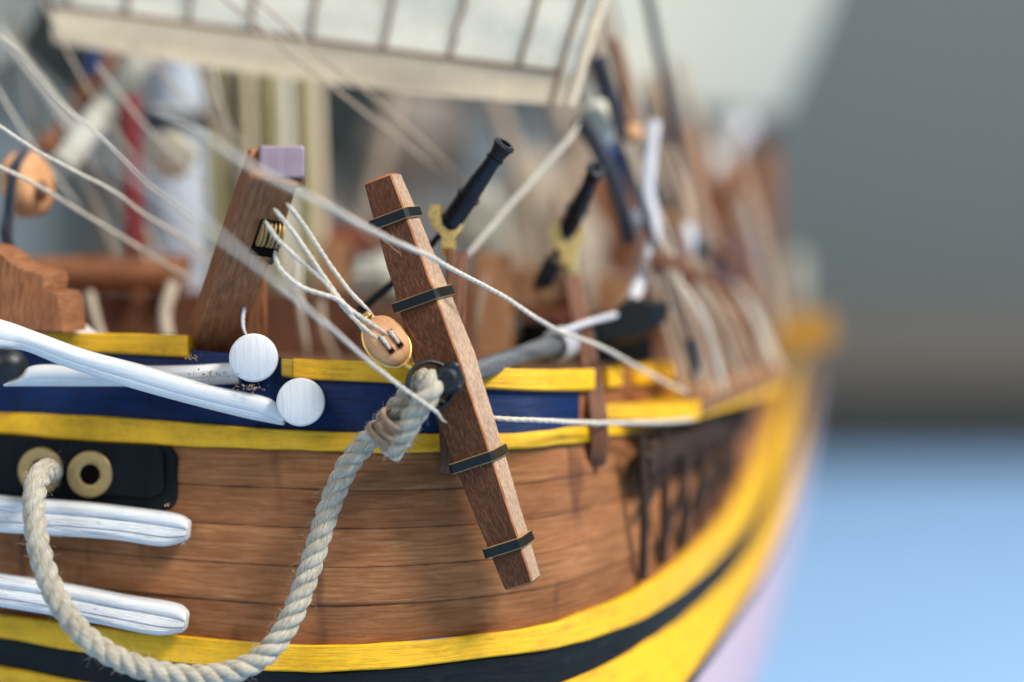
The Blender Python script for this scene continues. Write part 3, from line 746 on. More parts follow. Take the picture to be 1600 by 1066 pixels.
for sx in (-.72, .72):
    bm = bmesh.new(); beam(bm, bc + bs*sx + bn*1.93 - ba*.5, bc + bs*sx + bn*1.93 + ba*2.5, .92, .35, bs, .12); part('slot', bm, M['redwood'], shell)
    bm = bmesh.new(); beam(bm, bc + bs*sx + bn*1.98 + ba*1.75, bc + bs*sx + bn*1.98 + ba*2.42, .86, .35, bs, .1); part('slot', bm, M['hole'], shell)
    bm = bmesh.new(); beam(bm, bc + bs*sx + bn*1.98 - ba*.5, bc + bs*sx + bn*1.98 - ba*.1, .86, .35, bs, .1); part('slot', bm, M['hole'], shell)
    bm = bmesh.new(); laid(bm, smooth([bc + bs*sx + bn*1.4 - ba*.3, bc + bs*sx + bn*2.15 - ba*.1, bc + bs*sx + bn*2.3 + ba*.7, bc + bs*sx + bn*2.15 + ba*1.6, bc + bs*sx + bn*1.3 + ba*2.1], 6), .36, 1.4, 2, step=.15, n=7)
    part('cord', bm, M['thread'], blk)
bm = bmesh.new()
P = []
for k in range(41):
    a = 2*math.pi*k/40; P.append(bc - bn*.45 + bs*(2.82*math.cos(a)*(1 - .06*math.sin(a)**2)) + ba*(3.95*math.sin(a)))
tube(bm, P, .24, 8, cap=False)
helix(bm, bc - ba*3.9 - bs*.2, bc - ba*4.7 - bs*.2, .8, .6, bs, 2, .22, 6)
part('strop', bm, M['brass'], blk)
bm = bmesh.new()
hk = [bc + ba*4.0, bc + ba*4.5 + bs*.1, V(634, 572, 286), V(644, 576, 285.5), V(652, 585, 285), V(650, 595, 285), V(643, 597, 285.5)]
tube(bm, smooth(hk, 6), .27, 8); part('hook', bm, M['brass'], blk)

# ------------------------------------------------------------------ swivel guns
def swivel(p_breech, p_muz, d0, d1, sc_, label, tiller=None, yoke=None, stem=None):
    b = V(*p_breech, d0); m_ = V(*p_muz, d1); ax = (m_-b).normalized(); L = (m_-b).length
    g = thing('swivel_gun', V(*stem[1]), label, 'swivel gun', 'small black swivel guns on posts along the rail')
    R = 1.62*sc_; bm = bmesh.new()
    prof = [(-1.2, .05), (-1.15, .35), (-.8, .45), (-.45, .3), (-.1, .5), (0, .95), (.03, 1.04), (.06, 1.04), (.08, .98), (.24, .95), (.33, .93), (.335, 1.08), (.37, 1.08), (.375, .86),
            (.52, .80), (.70, .70), (.80, .66), (.805, .80), (.83, .80), (.835, .68), (.86, .70), (.93, .84), (.955, .90), (.96, .98), (.985, .98), (.99, .86), (1.0, .80), (1.0, .50), (.9, .48), (.9, .01)]
    lathe(bm, b, ax, [((s*L if s > 0 else s*1.6*sc_), r*R) for s, r in prof], 32)
    part('barrel', bm, M['gun'], g, 35)
    bm = bmesh.new(); lathe(bm, b + ax*(L*.905), ax, [(0, R*.47), (.05, R*.47)], 16); part('bore', bm, M['hole'], g)
    bm = bmesh.new(); s0, s1 = V(*stem[0]), V(*stem[1]); right = Vector((1, .35, 0)).normalized()
    yc = V(*yoke); d_ = yoke[2]
    prism(bm, [(yoke[0] + x*sc_, yoke[1] + y*sc_) for x, y in ((-29, -24), (-33, -9), (-27, 8), (-11, 27), (-11, 46), (7, 46), (7, 29), (19, 15), (22, -4), (19, -26), (12, -26), (13, -8), (7, 7), (-1, 11), (-9, 5), (-14, -8), (-15, -24))], yoke[2] - 1.3, 1.9, Vector((.2, 1, 0)), .16)
    beam(bm, s0, s1, 1.7*sc_, 1.5*sc_, None, .3)
    lathe(bm, yc + right*1.5*sc_ + Vector((0, -.3, .6)), right, [(0, .42*sc_), (.5*sc_, .42*sc_)], 12)
    part('yoke', bm, M['brass'], g, 35)
    if tiller:
        bm = bmesh.new(); T = smooth([V(*q) for q in tiller], 6); tube(bm, T, lambda f: .42+.25*f, 10); part('tiller', bm, M['gun'], g)
    return g
swivel((701, 352), (790, 224), 302, 296.5, 1.0, 'black swivel gun on a brass yoke beside the top of the anchor stock', [(700, 352, 302), (665, 392, 304), (630, 428, 305), (590, 462, 306), (562, 486, 307)],
       (701, 344, 302), [(699, 366, 302.5), (699, 400, 302.5)])
swivel((886, 362), (932, 262), 322, 314, .95, 'second black swivel gun, out of focus, pointing up in front of the shrouds', [(886, 365, 322), (865, 405, 323), (850, 430, 324), (838, 452, 325)],
       (888, 372, 322), [(893, 388, 322), (894, 436, 323)])
# fat butt of the farther gun's tiller
bm = bmesh.new(); tube(bm, VV([(868, 404, 320), (846, 444, 322)]), 1.35, 12); solo('gun_wedge', bm, M['iron'], 'stubby black bar under the farther swivel gun, out of focus', 'gun fitting')

# ------------------------------------------------------------------ ropes and threads
def line(pts, r, mat, label, cat='rigging line', group=None, name='rigging_line', fuzz=0, jit=.05, twist=True, n=8):
    P = resample(smooth(VV(pts), 10), .7); 
    if len(P) > 6:
        P = [p + Vector((noise.noise(Vector((i*.23, 1, r*9))), 0, noise.noise(Vector((i*.23, 7, r*9)))))*jit*min(1, i/4) for i, p in enumerate(P)]
    bm = bmesh.new()
    if twist and r < .6: laid(bm, P, r*1.03, r*6.5, 2, fuzz=fuzz, step=.22)
    else: tube(bm, P, r, n)
    return solo(name, bm, M[mat], label, cat, group, 60)
line([(-40, 168, 297), (41, 226, 299), (108, 263, 302), (175, 298, 306), (223, 334, 311), (277, 367, 318), (319, 398, 324), (350, 425, 330)], .27, 'thread', 'upper thin thread at the far left, crossing in front of the round wooden deadeye')
line([(-40, 240, 301), (0, 261, 302), (64, 293, 306), (137, 338, 312), (223, 391, 318), (255, 412, 321), (305, 440, 326)], .29, 'thread', 'lower thin thread at the far left, ending beside the cathead foot')
line([(-60, 25, 316), (19, 73, 311), (92, 156, 306), (153, 210, 304), (198, 255, 307), (230, 287, 311), (280, 325, 318), (335, 372, 324)], .22, 'thread', 'thread from the top left corner running down behind the cathead')
line([(-60, 40, 178), (120, 196, 205), (331, 360, 243), (415, 426, 257), (494, 494, 268), (527, 521, 273), (578, 566, 278), (633, 609, 280.5), (671, 636, 281), (684, 646, 281.8), (690, 656, 282.6), (697, 660, 283)], .28, 'thread', 'line passing in front of the cathead and ending at the rope by the anchor ring', fuzz=10)
line([(240, 165, 246), (320, 213, 250), (400, 264, 254), (500, 316, 262), (591, 365, 272), (639, 387, 277), (671, 400, 281), (709, 422, 286), (783, 461, 295), (830, 492, 299), (873, 517, 304), (937, 541, 310), (991, 571, 317), (1040, 598, 324), (1084, 620, 329)],
     .33, 'thread', 'white thread slanting across the anchor stock between its upper two bands', fuzz=90)
line([(300, -45, 318), (351, 0, 318), (399, 36, 318), (450, 82, 318), (496, 118, 319), (591, 193, 324), (671, 256, 330), (745, 305, 336)], .27, 'thread2', 'left one of the two fine lines running down from the sail to the swivel gun', group=None)
line([(370, -35, 318), (406, 3, 318), (457, 48, 318), (510, 95, 319), (604, 170, 324), (690, 250, 330), (745, 303, 336)], .25, 'thread2', 'right one of the two fine lines running down from the sail to the swivel gun')
line([(728, 402, 314), (800, 318, 317), (891, 215, 321), (905, 190, 322)], .42, 'thread', 'pale line rising from the gun post to the lower corner of the seamed sail')
line([(735, 650, 294), (790, 655, 294.5), (850, 657, 296.5), (900, 660, 302), (960, 661, 309), (1030, 660, 317), (1087, 656, 324)], .36, 'thread', 'horizontal thread along the yellow rub rail right of the anchor stock', fuzz=10)
for k, (x0, y0, x1, y1, d, r, mt, lb) in enumerate((
    (-20, 110, 130, 330, 322, .22, 'thread', 'fine pale thread at the far left running down past the wooden deadeye'),
    (60, -10, 210, 250, 330, .24, 'thread2', 'fine tan thread crossing the thick pale spar near its top'),
    (150, 100, 330, 300, 326, .22, 'thread', 'fine pale thread crossing the white mast at its black band'),
    (200, 60, 395, 240, 335, .26, 'thread2', 'fine tan thread from the sail hem down to the cathead head'),
    (330, 90, 372, 230, 330, .24, 'thread', 'short fine thread hanging just left of the cathead head'),
    (520, 300, 640, 420, 345, .4, 'thread2', 'blurred tan thread slanting behind the tackle cords'),
    (468, 400, 480, 555, 325, .5, 'thread', 'upright blurred cord behind the forward end of the yellow rail'),
    (500, 470, 522, 560, 330, .6, 'thread2', 'short upright tan cord behind the yellow rail, left of the block'),
    (760, 430, 740, 560, 325, .4, 'thread2', 'upright tan cord just right of the anchor stock above the shank'),
    (940, 540, 1010, 420, 345, .5, 'thread2', 'blurred tan thread rising from behind the fluke'))):
    line([(x0, y0, d), ((x0+x1)/2-5, (y0+y1)/2+6, d), (x1, y1, d+4)], r, mt, lb)
# tackle falls
G = 'tackle cords between the cathead and the wooden block'
line([(448, 318, 281), (475, 352, 283), (502, 394, 285), (543, 451, 286.5), (575, 484, 287.5), (586, 497, 288)], .30, 'thread', 'uppermost tackle cord, running to the brass eye of the block', 'tackle cord', G, 'rope_fall', 10)
line([(428, 326, 281), (464, 371, 283), (508, 435, 285), (540, 477, 286), (582, 507, 286), (598, 517, 285.6), (607, 524, 285.6)], .31, 'thread', 'second tackle cord from the top, entering the right-hand slot of the block', 'tackle cord', G, 'rope_fall', 8)
line([(414, 345, 281), (432, 372, 282), (464, 403, 284), (505, 438, 285), (540, 484, 286), (570, 513, 286), (586, 526, 285.6), (595, 533, 285.6)], .31, 'thread', 'third tackle cord from the top, entering the left-hand slot of the block', 'tackle cord', G, 'rope_fall', 8)
line([(430, 392, 283.5), (432, 408, 283.5), (441, 424, 283.5), (468, 447, 284), (500, 459, 284.5), (522, 465, 285), (540, 478, 285.5), (556, 500, 286.5), (572, 524, 287)], .33, 'thread', 'slack sagging tackle cord, lowest of the bundle', 'tackle cord', G, 'rope_fall', 20)
line([(384, 470, 298), (380, 495, 297), (381, 515, 296), (388, 528, 294.5)], .26, 'whiterope', 'short white cord end above the upper white dowel', 'cord', None, 'cord_end')

# left deadeye with dark strap
dk = thing('deadeye', V(40, 345, 318), 'round orange wooden deadeye with a dark strap at the left edge', 'deadeye')
bm = bmesh.new(); c = V(44, 290, 317); lathe(bm, c + Vector((-2.6, 1.5, 0)), Vector((1, -.35, .1)), [(0, 2.5), (.3, 3.8), (1.1, 4.9), (1.8, 4.9), (2.1, 4.3), (2.5, 4.3), (2.8, 4.9), (3.8, 4.8), (4.8, 3.8), (5.1, 2.4), (5.1, .1)], 32)
part('shell', bm, M['blockwood'], dk, 60)
bm = bmesh.new(); ball(bm, c + Vector((2.6, -2.2, -1)), 1.6, 12, (.6, .6, 1)); part('score', bm, M['postwood'], dk)
bm = bmesh.new(); tube(bm, smooth(VV([(38, 238, 316), (25, 258, 312), (18, 290, 311), (14, 330, 311.5), (12, 372, 312), (4, 400, 313)]), 6), .75, 10); part('strap', bm, M['darkrope'], dk)
line([(14, 335, 312), (10, 372, 311), (30, 425, 312)], .9, 'darkrope', 'short dark rope hanging under the deadeye at the left edge', 'rope', None, 'dark_rope', twist=False)

# ------------------------------------------------------------------ sails
def sail(name, L, R, nu, nv, sag, label, bands, mt='sail'):
    """L, R: lists of (px,py,d) from bottom up for left and right edge."""
    th = thing(name, V(*L[0]), label, 'sail')
    def P(u, v):
        a = cr(VV(L), v*(len(L)-1)); b = cr(VV(R), v*(len(R)-1)); p = a.lerp(b, u)
        return p + Vector((0, sag*math.sin(math.pi*u) + .5*noise.noise(Vector((u*5, v*6, 2))), -abs(sag)*.25*math.sin(math.pi*u)*(1-v)))
    def sheet(u0, u1, v0, v1, th_, off, nm, mat, k1=nu, k2=nv):
        bm = bmesh.new(); rs = []
        for i in range(k1+1):
            u = u0+(u1-u0)*i/k1; fr = [P(u, v0+(v1-v0)*j/k2) for j in range(k2+1)]
            rs.append([p + Vector((0, off, 0)) for p in fr] + [p + Vector((0, off+th_, 0)) for p in reversed(fr)])
        rings(bm, rs); part(nm, bm, mat, th, 60)
    sheet(0, 1, 0, 1, .25, 0, 'cloth', M[mt])
    for b in bands: sheet(*b)
    return th
# seamed sail: bottom strip 0..hem, seams
Lh = [(84, 66, 342), (80, -30, 342), (78, -140, 342)]; Rh = [(888, 166, 322), (925, 40, 322), (975, -100, 322)]
bands = [(0, 1, 0, .42, .2, -.35, 'hem', M['hem'], 30, 4), (0, 1, .405, .43, .2, -.6, 'seam', M['seam'], 30, 2),
         (.965, 1, 0, 1, .2, -.5, 'side_hem', M['hem'], 3, 12), (.955, .965, .3, 1, .2, -.7, 'seam', M['seam'], 2, 12), (0, .02, 0, 1, .2, -.5, 'side_hem', M['hem'], 3, 12)]
SX = []
seam_px = [200, 297, 395, 490, 607, 720, 832]
s1_ = sail('sail', Lh, Rh, 30, 14, 3.0, 'pale sail with dark vertical seams and a beige hem, hanging over the deck', [])
def Psail(u, v):
    a = cr(VV(Lh), v*2); b = cr(VV(Rh), v*2); p = a.lerp(b, u)
    return p + Vector((0, 3*math.sin(math.pi*u) + .5*noise.noise(Vector((u*5, v*6, 2))), -.75*math.sin(math.pi*u)*(1-v)))
def vhem(u, g):
    # v at which the hem seam lies: target pixel rows
    tgt = 8 + (118-8)*u + g
    lo, hi = 0, 1
    for _ in range(30):
        m_ = (lo+hi)/2; p = Psail(u, m_)
        if 533 - F*p.z/p.y > tgt: lo = m_
        else: hi = m_
    return lo
def ssheet(nm, mat, fu, u0, u1, n, off, t=.2, k2=4):
    bm = bmesh.new(); rs = []
    for i in range(n+1):
        u = u0+(u1-u0)*i/n; v0, v1 = fu(u); fr = [Psail(u, v0+(v1-v0)*j/k2) + Vector((0, off, 0)) for j in range(k2+1)]
        rs.append(fr + [p + Vector((0, t, 0)) for p in reversed(fr)])
    rings(bm, rs); return part(nm, bm, mat, s1_, 60)
ssheet('hem', M['hem'], lambda u: (-.004, vhem(u, 0)), 0, 1, 40, -.3)
ssheet('seam', M['seam'], lambda u: (vhem(u, 2.5), vhem(u, -3.5)), 0, .97, 40, -.5)
def u_at(px, v):
    lo, hi = 0, 1
    for _ in range(30):
        m_ = (lo+hi)/2; p = Psail(m_, v)
        if 800 + F*p.x/p.y < px: lo = m_
        else: hi = m_
    return lo
for px in (105,) + tuple(seam_px) + (918,):
    v1 = 1.0; bm = bmesh.new(); rs = []
    for j in range(13):
        f = j/12; u = u_at(px + (-6 if px > 700 else 0), .45); u += .008*noise.noise(Vector((j*.9, px, 1)))
        v = vhem(u, 0) + (1-vhem(u, 0))*f
        if px == 918: u = .968; v = f
        a, b = Psail(u-.0034, v) + Vector((0, -.55, 0)), Psail(u+.0034, v) + Vector((0, -.55, 0))
        rs.append([a, b, b + Vector((0, .25, 0)), a + Vector((0, .25, 0))])
    rings(bm, rs); part('seam', bm, M['seam'], s1_, 60)
bm = bmesh.new(); tube(bm, [Psail(1.0, j/12) + Vector((.3, 0, 0)) for j in range(13)], .8, 8); part('bolt_rope', bm, M['hem'], s1_)
sail('sail', [(955, 120, 470), (945, 0, 470), (935, -120, 470)], [(1222, 178, 560), (1275, 60, 560), (1335, -100, 560)], 14, 8, 6, 'plain pale sail far behind, blurred, its lower corner pointing down beside the wall', [], 'sail2')
sail('sail', [(-90, 130, 380), (-90, 0, 380), (-90, -120, 380)], [(18, 88, 370), (70, -10, 370), (90, -120, 370)], 10, 8, 3, 'corner of a grey white sail in the top left of the picture', [], 'sail2')
line([(1000, -60, 352), (1025, 60, 352), (1052, 200, 352), (1075, 330, 352), (1090, 460, 352)], .8, 'darkrope', 'long dark stay crossing in front of the far plain sail', 'rope', None, 'stay', twist=False)

# ------------------------------------------------------------------ things on deck, blurred
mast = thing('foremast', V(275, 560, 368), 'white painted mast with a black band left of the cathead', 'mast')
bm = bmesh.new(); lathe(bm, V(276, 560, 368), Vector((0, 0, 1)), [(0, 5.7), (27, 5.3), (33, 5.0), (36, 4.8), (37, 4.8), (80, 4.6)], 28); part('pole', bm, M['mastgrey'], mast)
bm = bmesh.new(); lathe(bm, V(276, 200, 367), Vector((0, 0, 1)), [(0, 5.2), (.2, 6.0), (2.0, 6.0), (2.2, 5.2)], 28); part('band', bm, M['black'], mast)
bm = bmesh.new(); ball(bm, V(268, 242, 352), 4.1, 20, (1, .8, 1.0)); solo('round_fender', bm, M['cream'], 'round cream knob in front of the white mast below its black band', 'knob')
bm = bmesh.new(); beam(bm, V(213, 395, 342), V(205, 150, 342), 2.8, 2.8, None, .3); solo('red_post', bm, M['red'], 'slim red post just left of the white mast', 'post')
bm = bmesh.new(); tube(bm, VV([(95, 262, 334), (160, 175, 345), (228, 80, 356), (250, 45, 360)]), 2.1, 12); solo('spar', bm, M['sail2'], 'thick pale grey spar slanting up behind the round deadeye', 'spar')
bm = bmesh.new(); tube(bm, VV([(70, 235, 345), (125, 160, 350), (170, 90, 355)]), 1.7, 12); solo('spar', bm, M['timber'], 'brown spar slanting beside the thick pale one', 'spar')
bm = bmesh.new(); tube(bm, VV([(150, 60, 352), (135, 240, 352)]), 1.3, 12); solo('dark_pole', bm, M['navy'], 'dark blue upright pole under the left end of the seamed sail', 'pole')
mm = thing('mainmast', V(440, 560, 420), 'olive coloured mast bundle with vertical ropes behind the cathead', 'mast')
for px, r, mt, d in ((372, 1.2, 'olive', 372), (398, .9, 'hem', 368), (428, 2.6, 'olive', 385), (455, 1.0, 'sail', 366), (482, 1.5, 'olive', 370), (503, 1.2, 'hem', 374), (345, 1.2, 'olive', 368)):
    bm = bmesh.new(); tube(bm, VV([(px, 560, d), (px-6, 300, d), (px-14, 40, d)]), r, 12); part('vertical_rope' if r < 2 else 'pole', bm, M[mt], mm)
LG = 'thin blurred lines behind the left side of the deck'
for k, (x0, y0, x1, y1, d, mt) in enumerate(((60, 120, 240, 420, 345, 'thread'), (110, 230, 190, 430, 350, 'thread2'), (0, 50, 120, 200, 340, 'thread'), (310, 100, 420, 420, 350, 'thread2'), (20, 20, 60, 250, 350, 'thread2'), (200, 300, 260, 440, 345, 'thread2'))):
    lb = ['blurred pale line slanting down to the red post', 'blurred tan line right below the pale spar', 'blurred pale line in the top left corner above the spar', 'blurred tan line slanting between the white mast and the cathead head',
          'steep blurred tan line above the round deadeye', 'short blurred tan line at the foot of the red post'][k]
    line([(x0, y0, d), ((x0+x1)/2+4, (y0+y1)/2+5, d), (x1, y1, d)], .55, mt, lb, twist=False)
def box(name, x0, x1, y0, y1, d, th, mat, label, cat, group=None):
    bm = farbox('', x0, x1, y0, y1, d, th, None, None); return solo(name, bm, M[mat], label, cat, group)
# windlass / rails
bm = bmesh.new(); tube(bm, VV([(-40, 425, 343), (120, 427, 343), (290, 430, 343)]), 2.6, 12); solo('windlass', bm, M['timber'], 'brown round windlass drum left of the cathead foot', 'windlass')
box('deck_rail', 110, 300, 398, 420, 350, 3, 'redwood', 'flat brown rail behind the windlass', 'rail')
for x0 in (130, 205, 255):
    box('rail_stanchion', x0, x0+16, 420, 470, 349, 2, 'tanwood', {130: 'leftmost short stanchion under the flat brown rail', 205: 'middle short stanchion under the flat brown rail', 255: 'rightmost short stanchion under the flat brown rail'}[x0], 'stanchion', 'stanchions under the flat brown rail')
line([(140, 460, 330), (150, 500, 326), (160, 530, 322)], .8, 'thread2', 'pale cord end standing up behind the forward cap rail', 'cord', None, 'cord_end', twist=False)
line([(270, 445, 335), (258, 490, 330), (262, 530, 326)], 1.0, 'thread2', 'thick pale cord hanging beside the cathead foot', 'cord', None, 'cord_end', twist=False)
box('pin_rail', 505, 640, 350, 392, 375, 4, 'redwood', 'reddish pin rail between cathead and anchor stock', 'rail')
bm = bmesh.new(); ball(bm, V(598, 440, 356), 5.4, 28, (1, .8, .72), .5); solo('rope_coil', bm, M['sail2'], 'whitish coil seen between the tackle cords and the anchor stock', 'rope coil')
box('bitt_post', 500, 545, 375, 560, 362, 4, 'tanwood', 'tan deck post behind the tackle cords', 'post')
box('bitt_post', 740, 800, 395, 560, 338, 4, 'tanwood', 'orange brown deck post right of the anchor stock', 'post')
box('hatch', 560, 640, 480, 560, 345, 6, 'postwood', 'brown hatch coaming behind the tackle block', 'hatch')
bm = bmesh.new(); ball(bm, V(752, 345, 385), 4.6, 28, (1, .8, 1.25), .6); solo('white_bundle', bm, M['sail2'], 'blurred whitish bundle directly behind the nearer swivel gun', 'bundle')
bm = bmesh.new(); ball(bm, V(785, 520, 350), 3.4, 28, (.9, .8, 1.1), .6); solo('white_bundle', bm, M['sail'], 'blurred whitish bundle above the anchor shank right of the stock', 'bundle')
box('crate', 800, 850, 415, 470, 372, 8, 'tanwood', 'tan blurred box below the farther swivel gun, left one', 'crate')
for x, y, c, lb in ((812, 478, 'pinkish round knob beside the white thread, left one of two', 0), (862, 470, 'pinkish round knob beside the farther gun tiller, right one of two', 1)):
    bm = bmesh.new(); ball(bm, V(x, y, 345), 2.3, 14, (1.1, 1, .8)); solo('knob', bm, M['tanwood'], c, 'knob')
box('red_bucket', 882, 916, 440, 490, 340, 5, 'red', 'small red brown tub at the foot of the farther swivel gun', 'tub')
box('deck_box', 830, 900, 490, 560, 350, 8, 'redwood', 'dark reddish box behind the anchor shank', 'box')
box('dark_filler', 895, 1022, 492, 572, 345, 6, 'black', 'added dark filler box just below and behind the anchor fluke', 'filler')  # black boxes put in where the deck interior reads dark
box('dark_filler', 790, 880, 500, 572, 348, 6, 'black', 'added dark filler box behind the anchor shank', 'filler')
box('wooden_crate', 930, 1000, 430, 560, 372, 6, 'tanwood', 'tan blurred crate behind the anchor fluke', 'crate')
# shrouds and deadeyes above the channel
SG = 'tan shroud lanyards standing on the channel'
SPX = ((1094, 620, 329), (1109, 613, 333), (1125, 608, 338), (1142, 602, 343), (1160, 597, 350), (1180, 590, 358), (1200, 583, 367))
words = ['first', 'second', 'third', 'fourth', 'fifth', 'sixth', 'seventh']
for k, (bx, by, d) in enumerate(SPX):
    base = V(bx, by, d); d2 = d - 2; top = V(bx - 62 - k*1.5, 408 + k*7, d2)
    t = thing('shroud', base, '%s tan shroud lanyard counted from the anchor, on the yellow channel' % words[k], 'shroud', SG)
    bm = bmesh.new()
    for j in (-1.5, -.5, .5, 1.5): tube(bm, smooth([V(bx, by, d) + Vector((j*1.5, 0, 0)), V(bx-30, (by+408)/2, d) + Vector((j*1.2 + random.uniform(-.9, .9), random.uniform(-2, 2), 0)), top + Vector((j*1.1 + random.uniform(-.6, .6), 0, random.uniform(-3, 2)))], 5), random.uniform(.35, .62), 6)
    part('lanyard', bm, M[('tanrope', 'thread', 'timber', 'thread2', 'tanrope', 'timber', 'thread')[k]], t)
    bm = bmesh.new(); lathe(bm, V(bx, by+2, d) + Vector((0, 1, 0)), Vector((0, -1, 0)), [(0, 1.8), (.5, 2.5), (1.7, 2.5), (2.2, 1.8)], 16); part('deadeye', bm, M['tanwood'], t)
    bm = bmesh.new(); lathe(bm, top + Vector((0, 1, 0)), Vector((0, -1, 0)), [(0, 1.3), (.4, 1.8), (1.2, 1.8), (1.6, 1.3)], 16); part('deadeye', bm, M['postwood'], t)
    bm = bmesh.new(); tube(bm, [top, V(930 + k*8, 120, d2+15), V(890 + k*6, -80, d2+25)], .62, 8); part('rope', bm, M['darkrope' if k % 3 == 0 else 'thread2'], t)
# hanging white rope and tangled gear
line([(1022, 190, 335), (1016, 240, 334), (1012, 300, 333), (1022, 350, 332), (1014, 400, 331), (998, 445, 328), (988, 470, 326)], 1.05, 'whiterope', 'thick white rope hanging down to the anchor fluke', 'rope', None, 'white_rope', twist=False)
bm = bmesh.new(); ball(bm, V(988, 210, 332), 1.6, 14); solo('wooden_bead', bm, M['blockwood'], 'small cream orange bead beside the thick white rope', 'bead')
bm = bmesh.new(); ball(bm, V(998, 342, 334), 1.9, 14, (1.3, 1, .9)); solo('white_knot', bm, M['whiterope'], 'white knot halfway down the thick white rope', 'knot')
bm = bmesh.new(); ball(bm, V(1073, 375, 350), 2.0, 14, (.8, 1, 1.5)); solo('white_knot', bm, M['whiterope'], 'white knot standing free right of the thick white rope', 'knot')
line([(905, 185, 330), (935, 235, 330), (965, 300, 332), (985, 380, 334)], 1.3, 'darkrope', 'dark rope slanting from the sail corner towards the fluke', 'rope', None, 'dark_rope', twist=False)
line([(935, 90, 330), (955, 150, 330), (972, 215, 331)], 1.0, 'darkrope', 'short dark rope just right of the seamed sail corner', 'rope', None, 'dark_rope', twist=False)
bm = bmesh.new(); ball(bm, V(935, 195, 334), 2.6, 14, (1.3, 1, 1.5)); solo('grey_bundle', bm, M['sail'], 'pale grey bundle under the lower corner of the seamed sail', 'bundle')
bm = bmesh.new(); ball(bm, V(955, 250, 338), 2.6, 14, (1.1, 1, 1.3)); solo('grey_bundle', bm, M['navy'], 'dark bluish bundle below the pale grey one', 'bundle')
line([(1040, 230, 352), (1065, 300, 352), (1075, 370, 350)], 1.3, 'tanrope', 'tan rope running down to the free standing white knot', 'rope', None, 'tan_rope', twist=False)
line([(1165, 190, 470), (1130, 240, 465), (1095, 290, 460)], 2.3, 'whiterope', 'short thick pale rope under the corner of the far sail', 'rope', None, 'pale_rope', twist=False)
line([(1200, 200, 520), (1175, 270, 520), (1160, 330, 520)], 3.0, 'darkrope', 'dark upright rope under the corner of the far sail', 'rope', None, 'dark_rope', twist=False)

# clutter of the waist, strongly out of focus
for (x, y, d, r, sq, mt, nm, lb, ct) in (
    (850, 350, 460, 12, (1, .7, 1.1), 'thread2', 'furled_sail', 'large blurred beige bundle behind the farther swivel gun', 'furled sail'),
    (900, 400, 410, 7, (.8, .7, 1.4), 'thread2', 'canvas_bundle', 'blurred tan upright bundle between farther gun and white rope', 'bundle'),
    (965, 330, 420, 8, (.8, .7, 1.4), 'timber', 'canvas_bundle', 'blurred brown bundle left of the thick white rope', 'bundle'),
    (660, 215, 520, 12, (1.1, .7, .9), 'dado', 'furled_sail', 'dim dark bundle behind the two fine lines above the anchor stock', 'furled sail'),
    (1060, 290, 430, 7, (.7, .7, 1.7), 'timber', 'canvas_bundle', 'blurred brown bundle right of the thick white rope', 'bundle'),
    (955, 160, 380, 6, (.8, .7, 1.6), 'sail2', 'canvas_bundle', 'pale grey blurred bundle under the seamed sail corner', 'bundle')):
    bm = bmesh.new(); ball(bm, V(x, y, d), r, 28, sq, .5); solo(nm, bm, M[mt], lb, ct)
for k, (x0, y0, x1, y1, d, r, mt, lb) in enumerate((
    (760, 120, 850, 420, 400, 1.6, 'thread2', 'blurred tan rope crossing behind the muzzle of the nearer gun'),
    (930, 60, 860, 420, 400, 1.5, 'tanrope', 'blurred tan rope behind the farther swivel gun, leaning right'),
    (830, 60, 950, 380, 420, 1.8, 'thread2', 'blurred tan rope running down to the panel behind the fluke'),
    (1010, 120, 1120, 420, 380, 1.6, 'tanrope', 'blurred tan rope from the far sail down to the shrouds'),
    (1050, 100, 1150, 400, 420, 1.6, 'thread2', 'blurred tan rope just under the far plain sail'),
    (620, 120, 560, 380, 420, 1.4, 'thread2', 'dim rope behind the top of the anchor stock'),
    (1120, 240, 1200, 440, 520, 3.2, 'tanwood', 'brown blurred spar near the red and blue stern patches'))):
    line([(x0, y0, d), ((x0+x1)/2+5, (y0+y1)/2, d), (x1, y1, d)], r, mt, lb, 'rope', None, 'background_rope', twist=False)

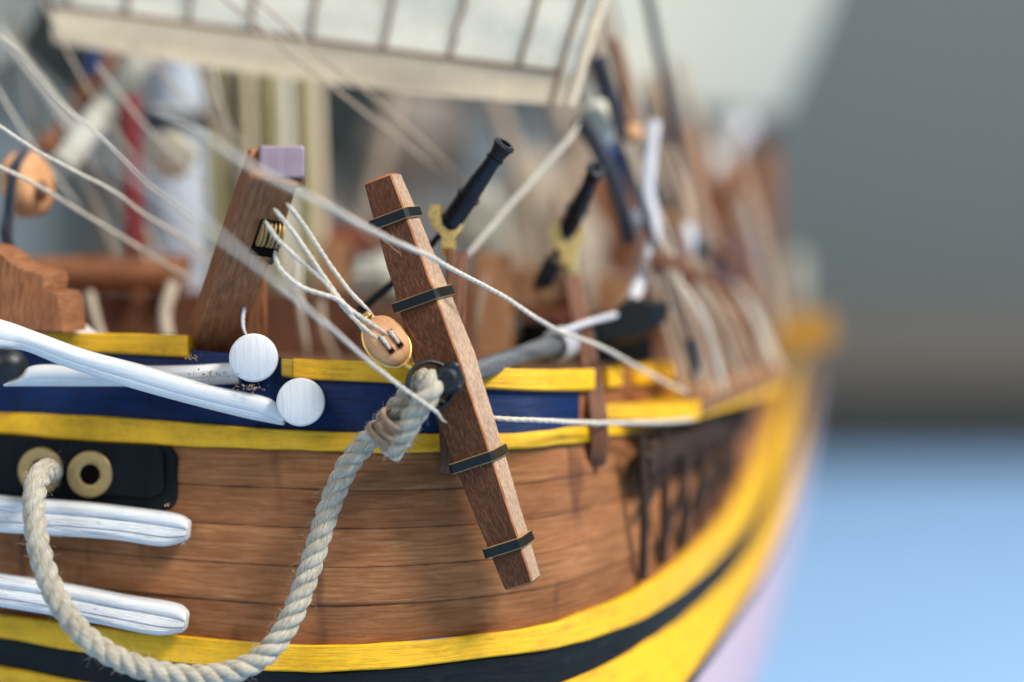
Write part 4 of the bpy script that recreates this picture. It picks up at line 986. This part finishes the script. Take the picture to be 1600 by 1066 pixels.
for k, (x0, y0, x1, y1, d, r, mt, lb) in enumerate((
    (1075, 210, 1175, 470, 400, 1.4, 'timber', 'brown blurred line from the far sail corner down to the aft shrouds'),
    (1130, 200, 1210, 520, 430, 1.6, 'thread2', 'tan blurred line aft of the shrouds, ending over the yellow ledge'),
    (1040, 330, 1085, 480, 345, 1.1, 'tanwood', 'orange brown blurred line starting above the fluke'),
    (1000, 260, 1040, 420, 350, 1.0, 'darkrope', 'dark blurred line right beside the thick white rope'),
    (1055, 330, 1105, 400, 352, 1.2, 'darkrope', 'short dark blurred line over the first shroud tops'),
    (940, 220, 1010, 330, 345, 1.2, 'navy', 'bluish dark blurred line crossing behind the thick white rope'),
    (960, 60, 985, 200, 345, .9, 'timber', 'thin brown blurred line right of the seamed sail corner'),
    (1078, 530, 1082, 632, 330, .9, 'darkrope', 'short dark upright line at the corner of the yellow channel'))):
    line([(x0, y0, d), ((x0+x1)/2+6, (y0+y1)/2, d), (x1, y1, d)], r, mt, lb, 'rope', None, 'background_rope', twist=False)
for k, (x, y, d, r, mt, lb) in enumerate((
    (1050, 400, 345, 1.7, 'postwood', 'brown blurred block at the top of the first shroud'), (1120, 400, 365, 1.7, 'postwood', 'brown blurred block at the top of the aft shrouds'),
    (1018, 300, 345, 1.6, 'darkrope', 'dark blurred block beside the thick white rope'), (960, 215, 342, 2.0, 'darkrope', 'dark blurred block below the seamed sail corner'), (1145, 290, 400, 3, 'timber', 'brown blurred block under the far sail corner'))):
    bm = bmesh.new(); ball(bm, V(x, y, d), r, 18, (.8, .8, 1.2), .3); solo('rigging_block', bm, M[mt], lb, 'pulley block')
cab = thing('cabinet', (-250, 1500, -104), 'dark grey green cabinet far behind the rigging, blurred', 'cabinet')
bm = bmesh.new(); beam(bm, Vector((-330, 1500, -104)), Vector((-330, 1500, 420)), 940, 200, None, 3); part('carcass', bm, M['curtain'], cab)
for x0, w_, z0, h_, mt in ((-130, 50, 20, 80, 'dado'), (-60, 40, 20, 130, 'dado'), (-8, 45, 20, 130, 'wall'), (45, 45, 70, 120, 'dado'), (100, 50, 10, 200, 'wall'), (-230, 60, 30, 200, 'dado'), (-330, 70, 30, 120, 'wall')):
    bm = bmesh.new(); beam(bm, Vector((x0, 1385, z0)), Vector((x0, 1385, z0+h_)), w_, 26, None, 2); part('front_panel', bm, M[mt], cab)

for o in bpy.data.objects:
    if '_w' in o: del o['_w']
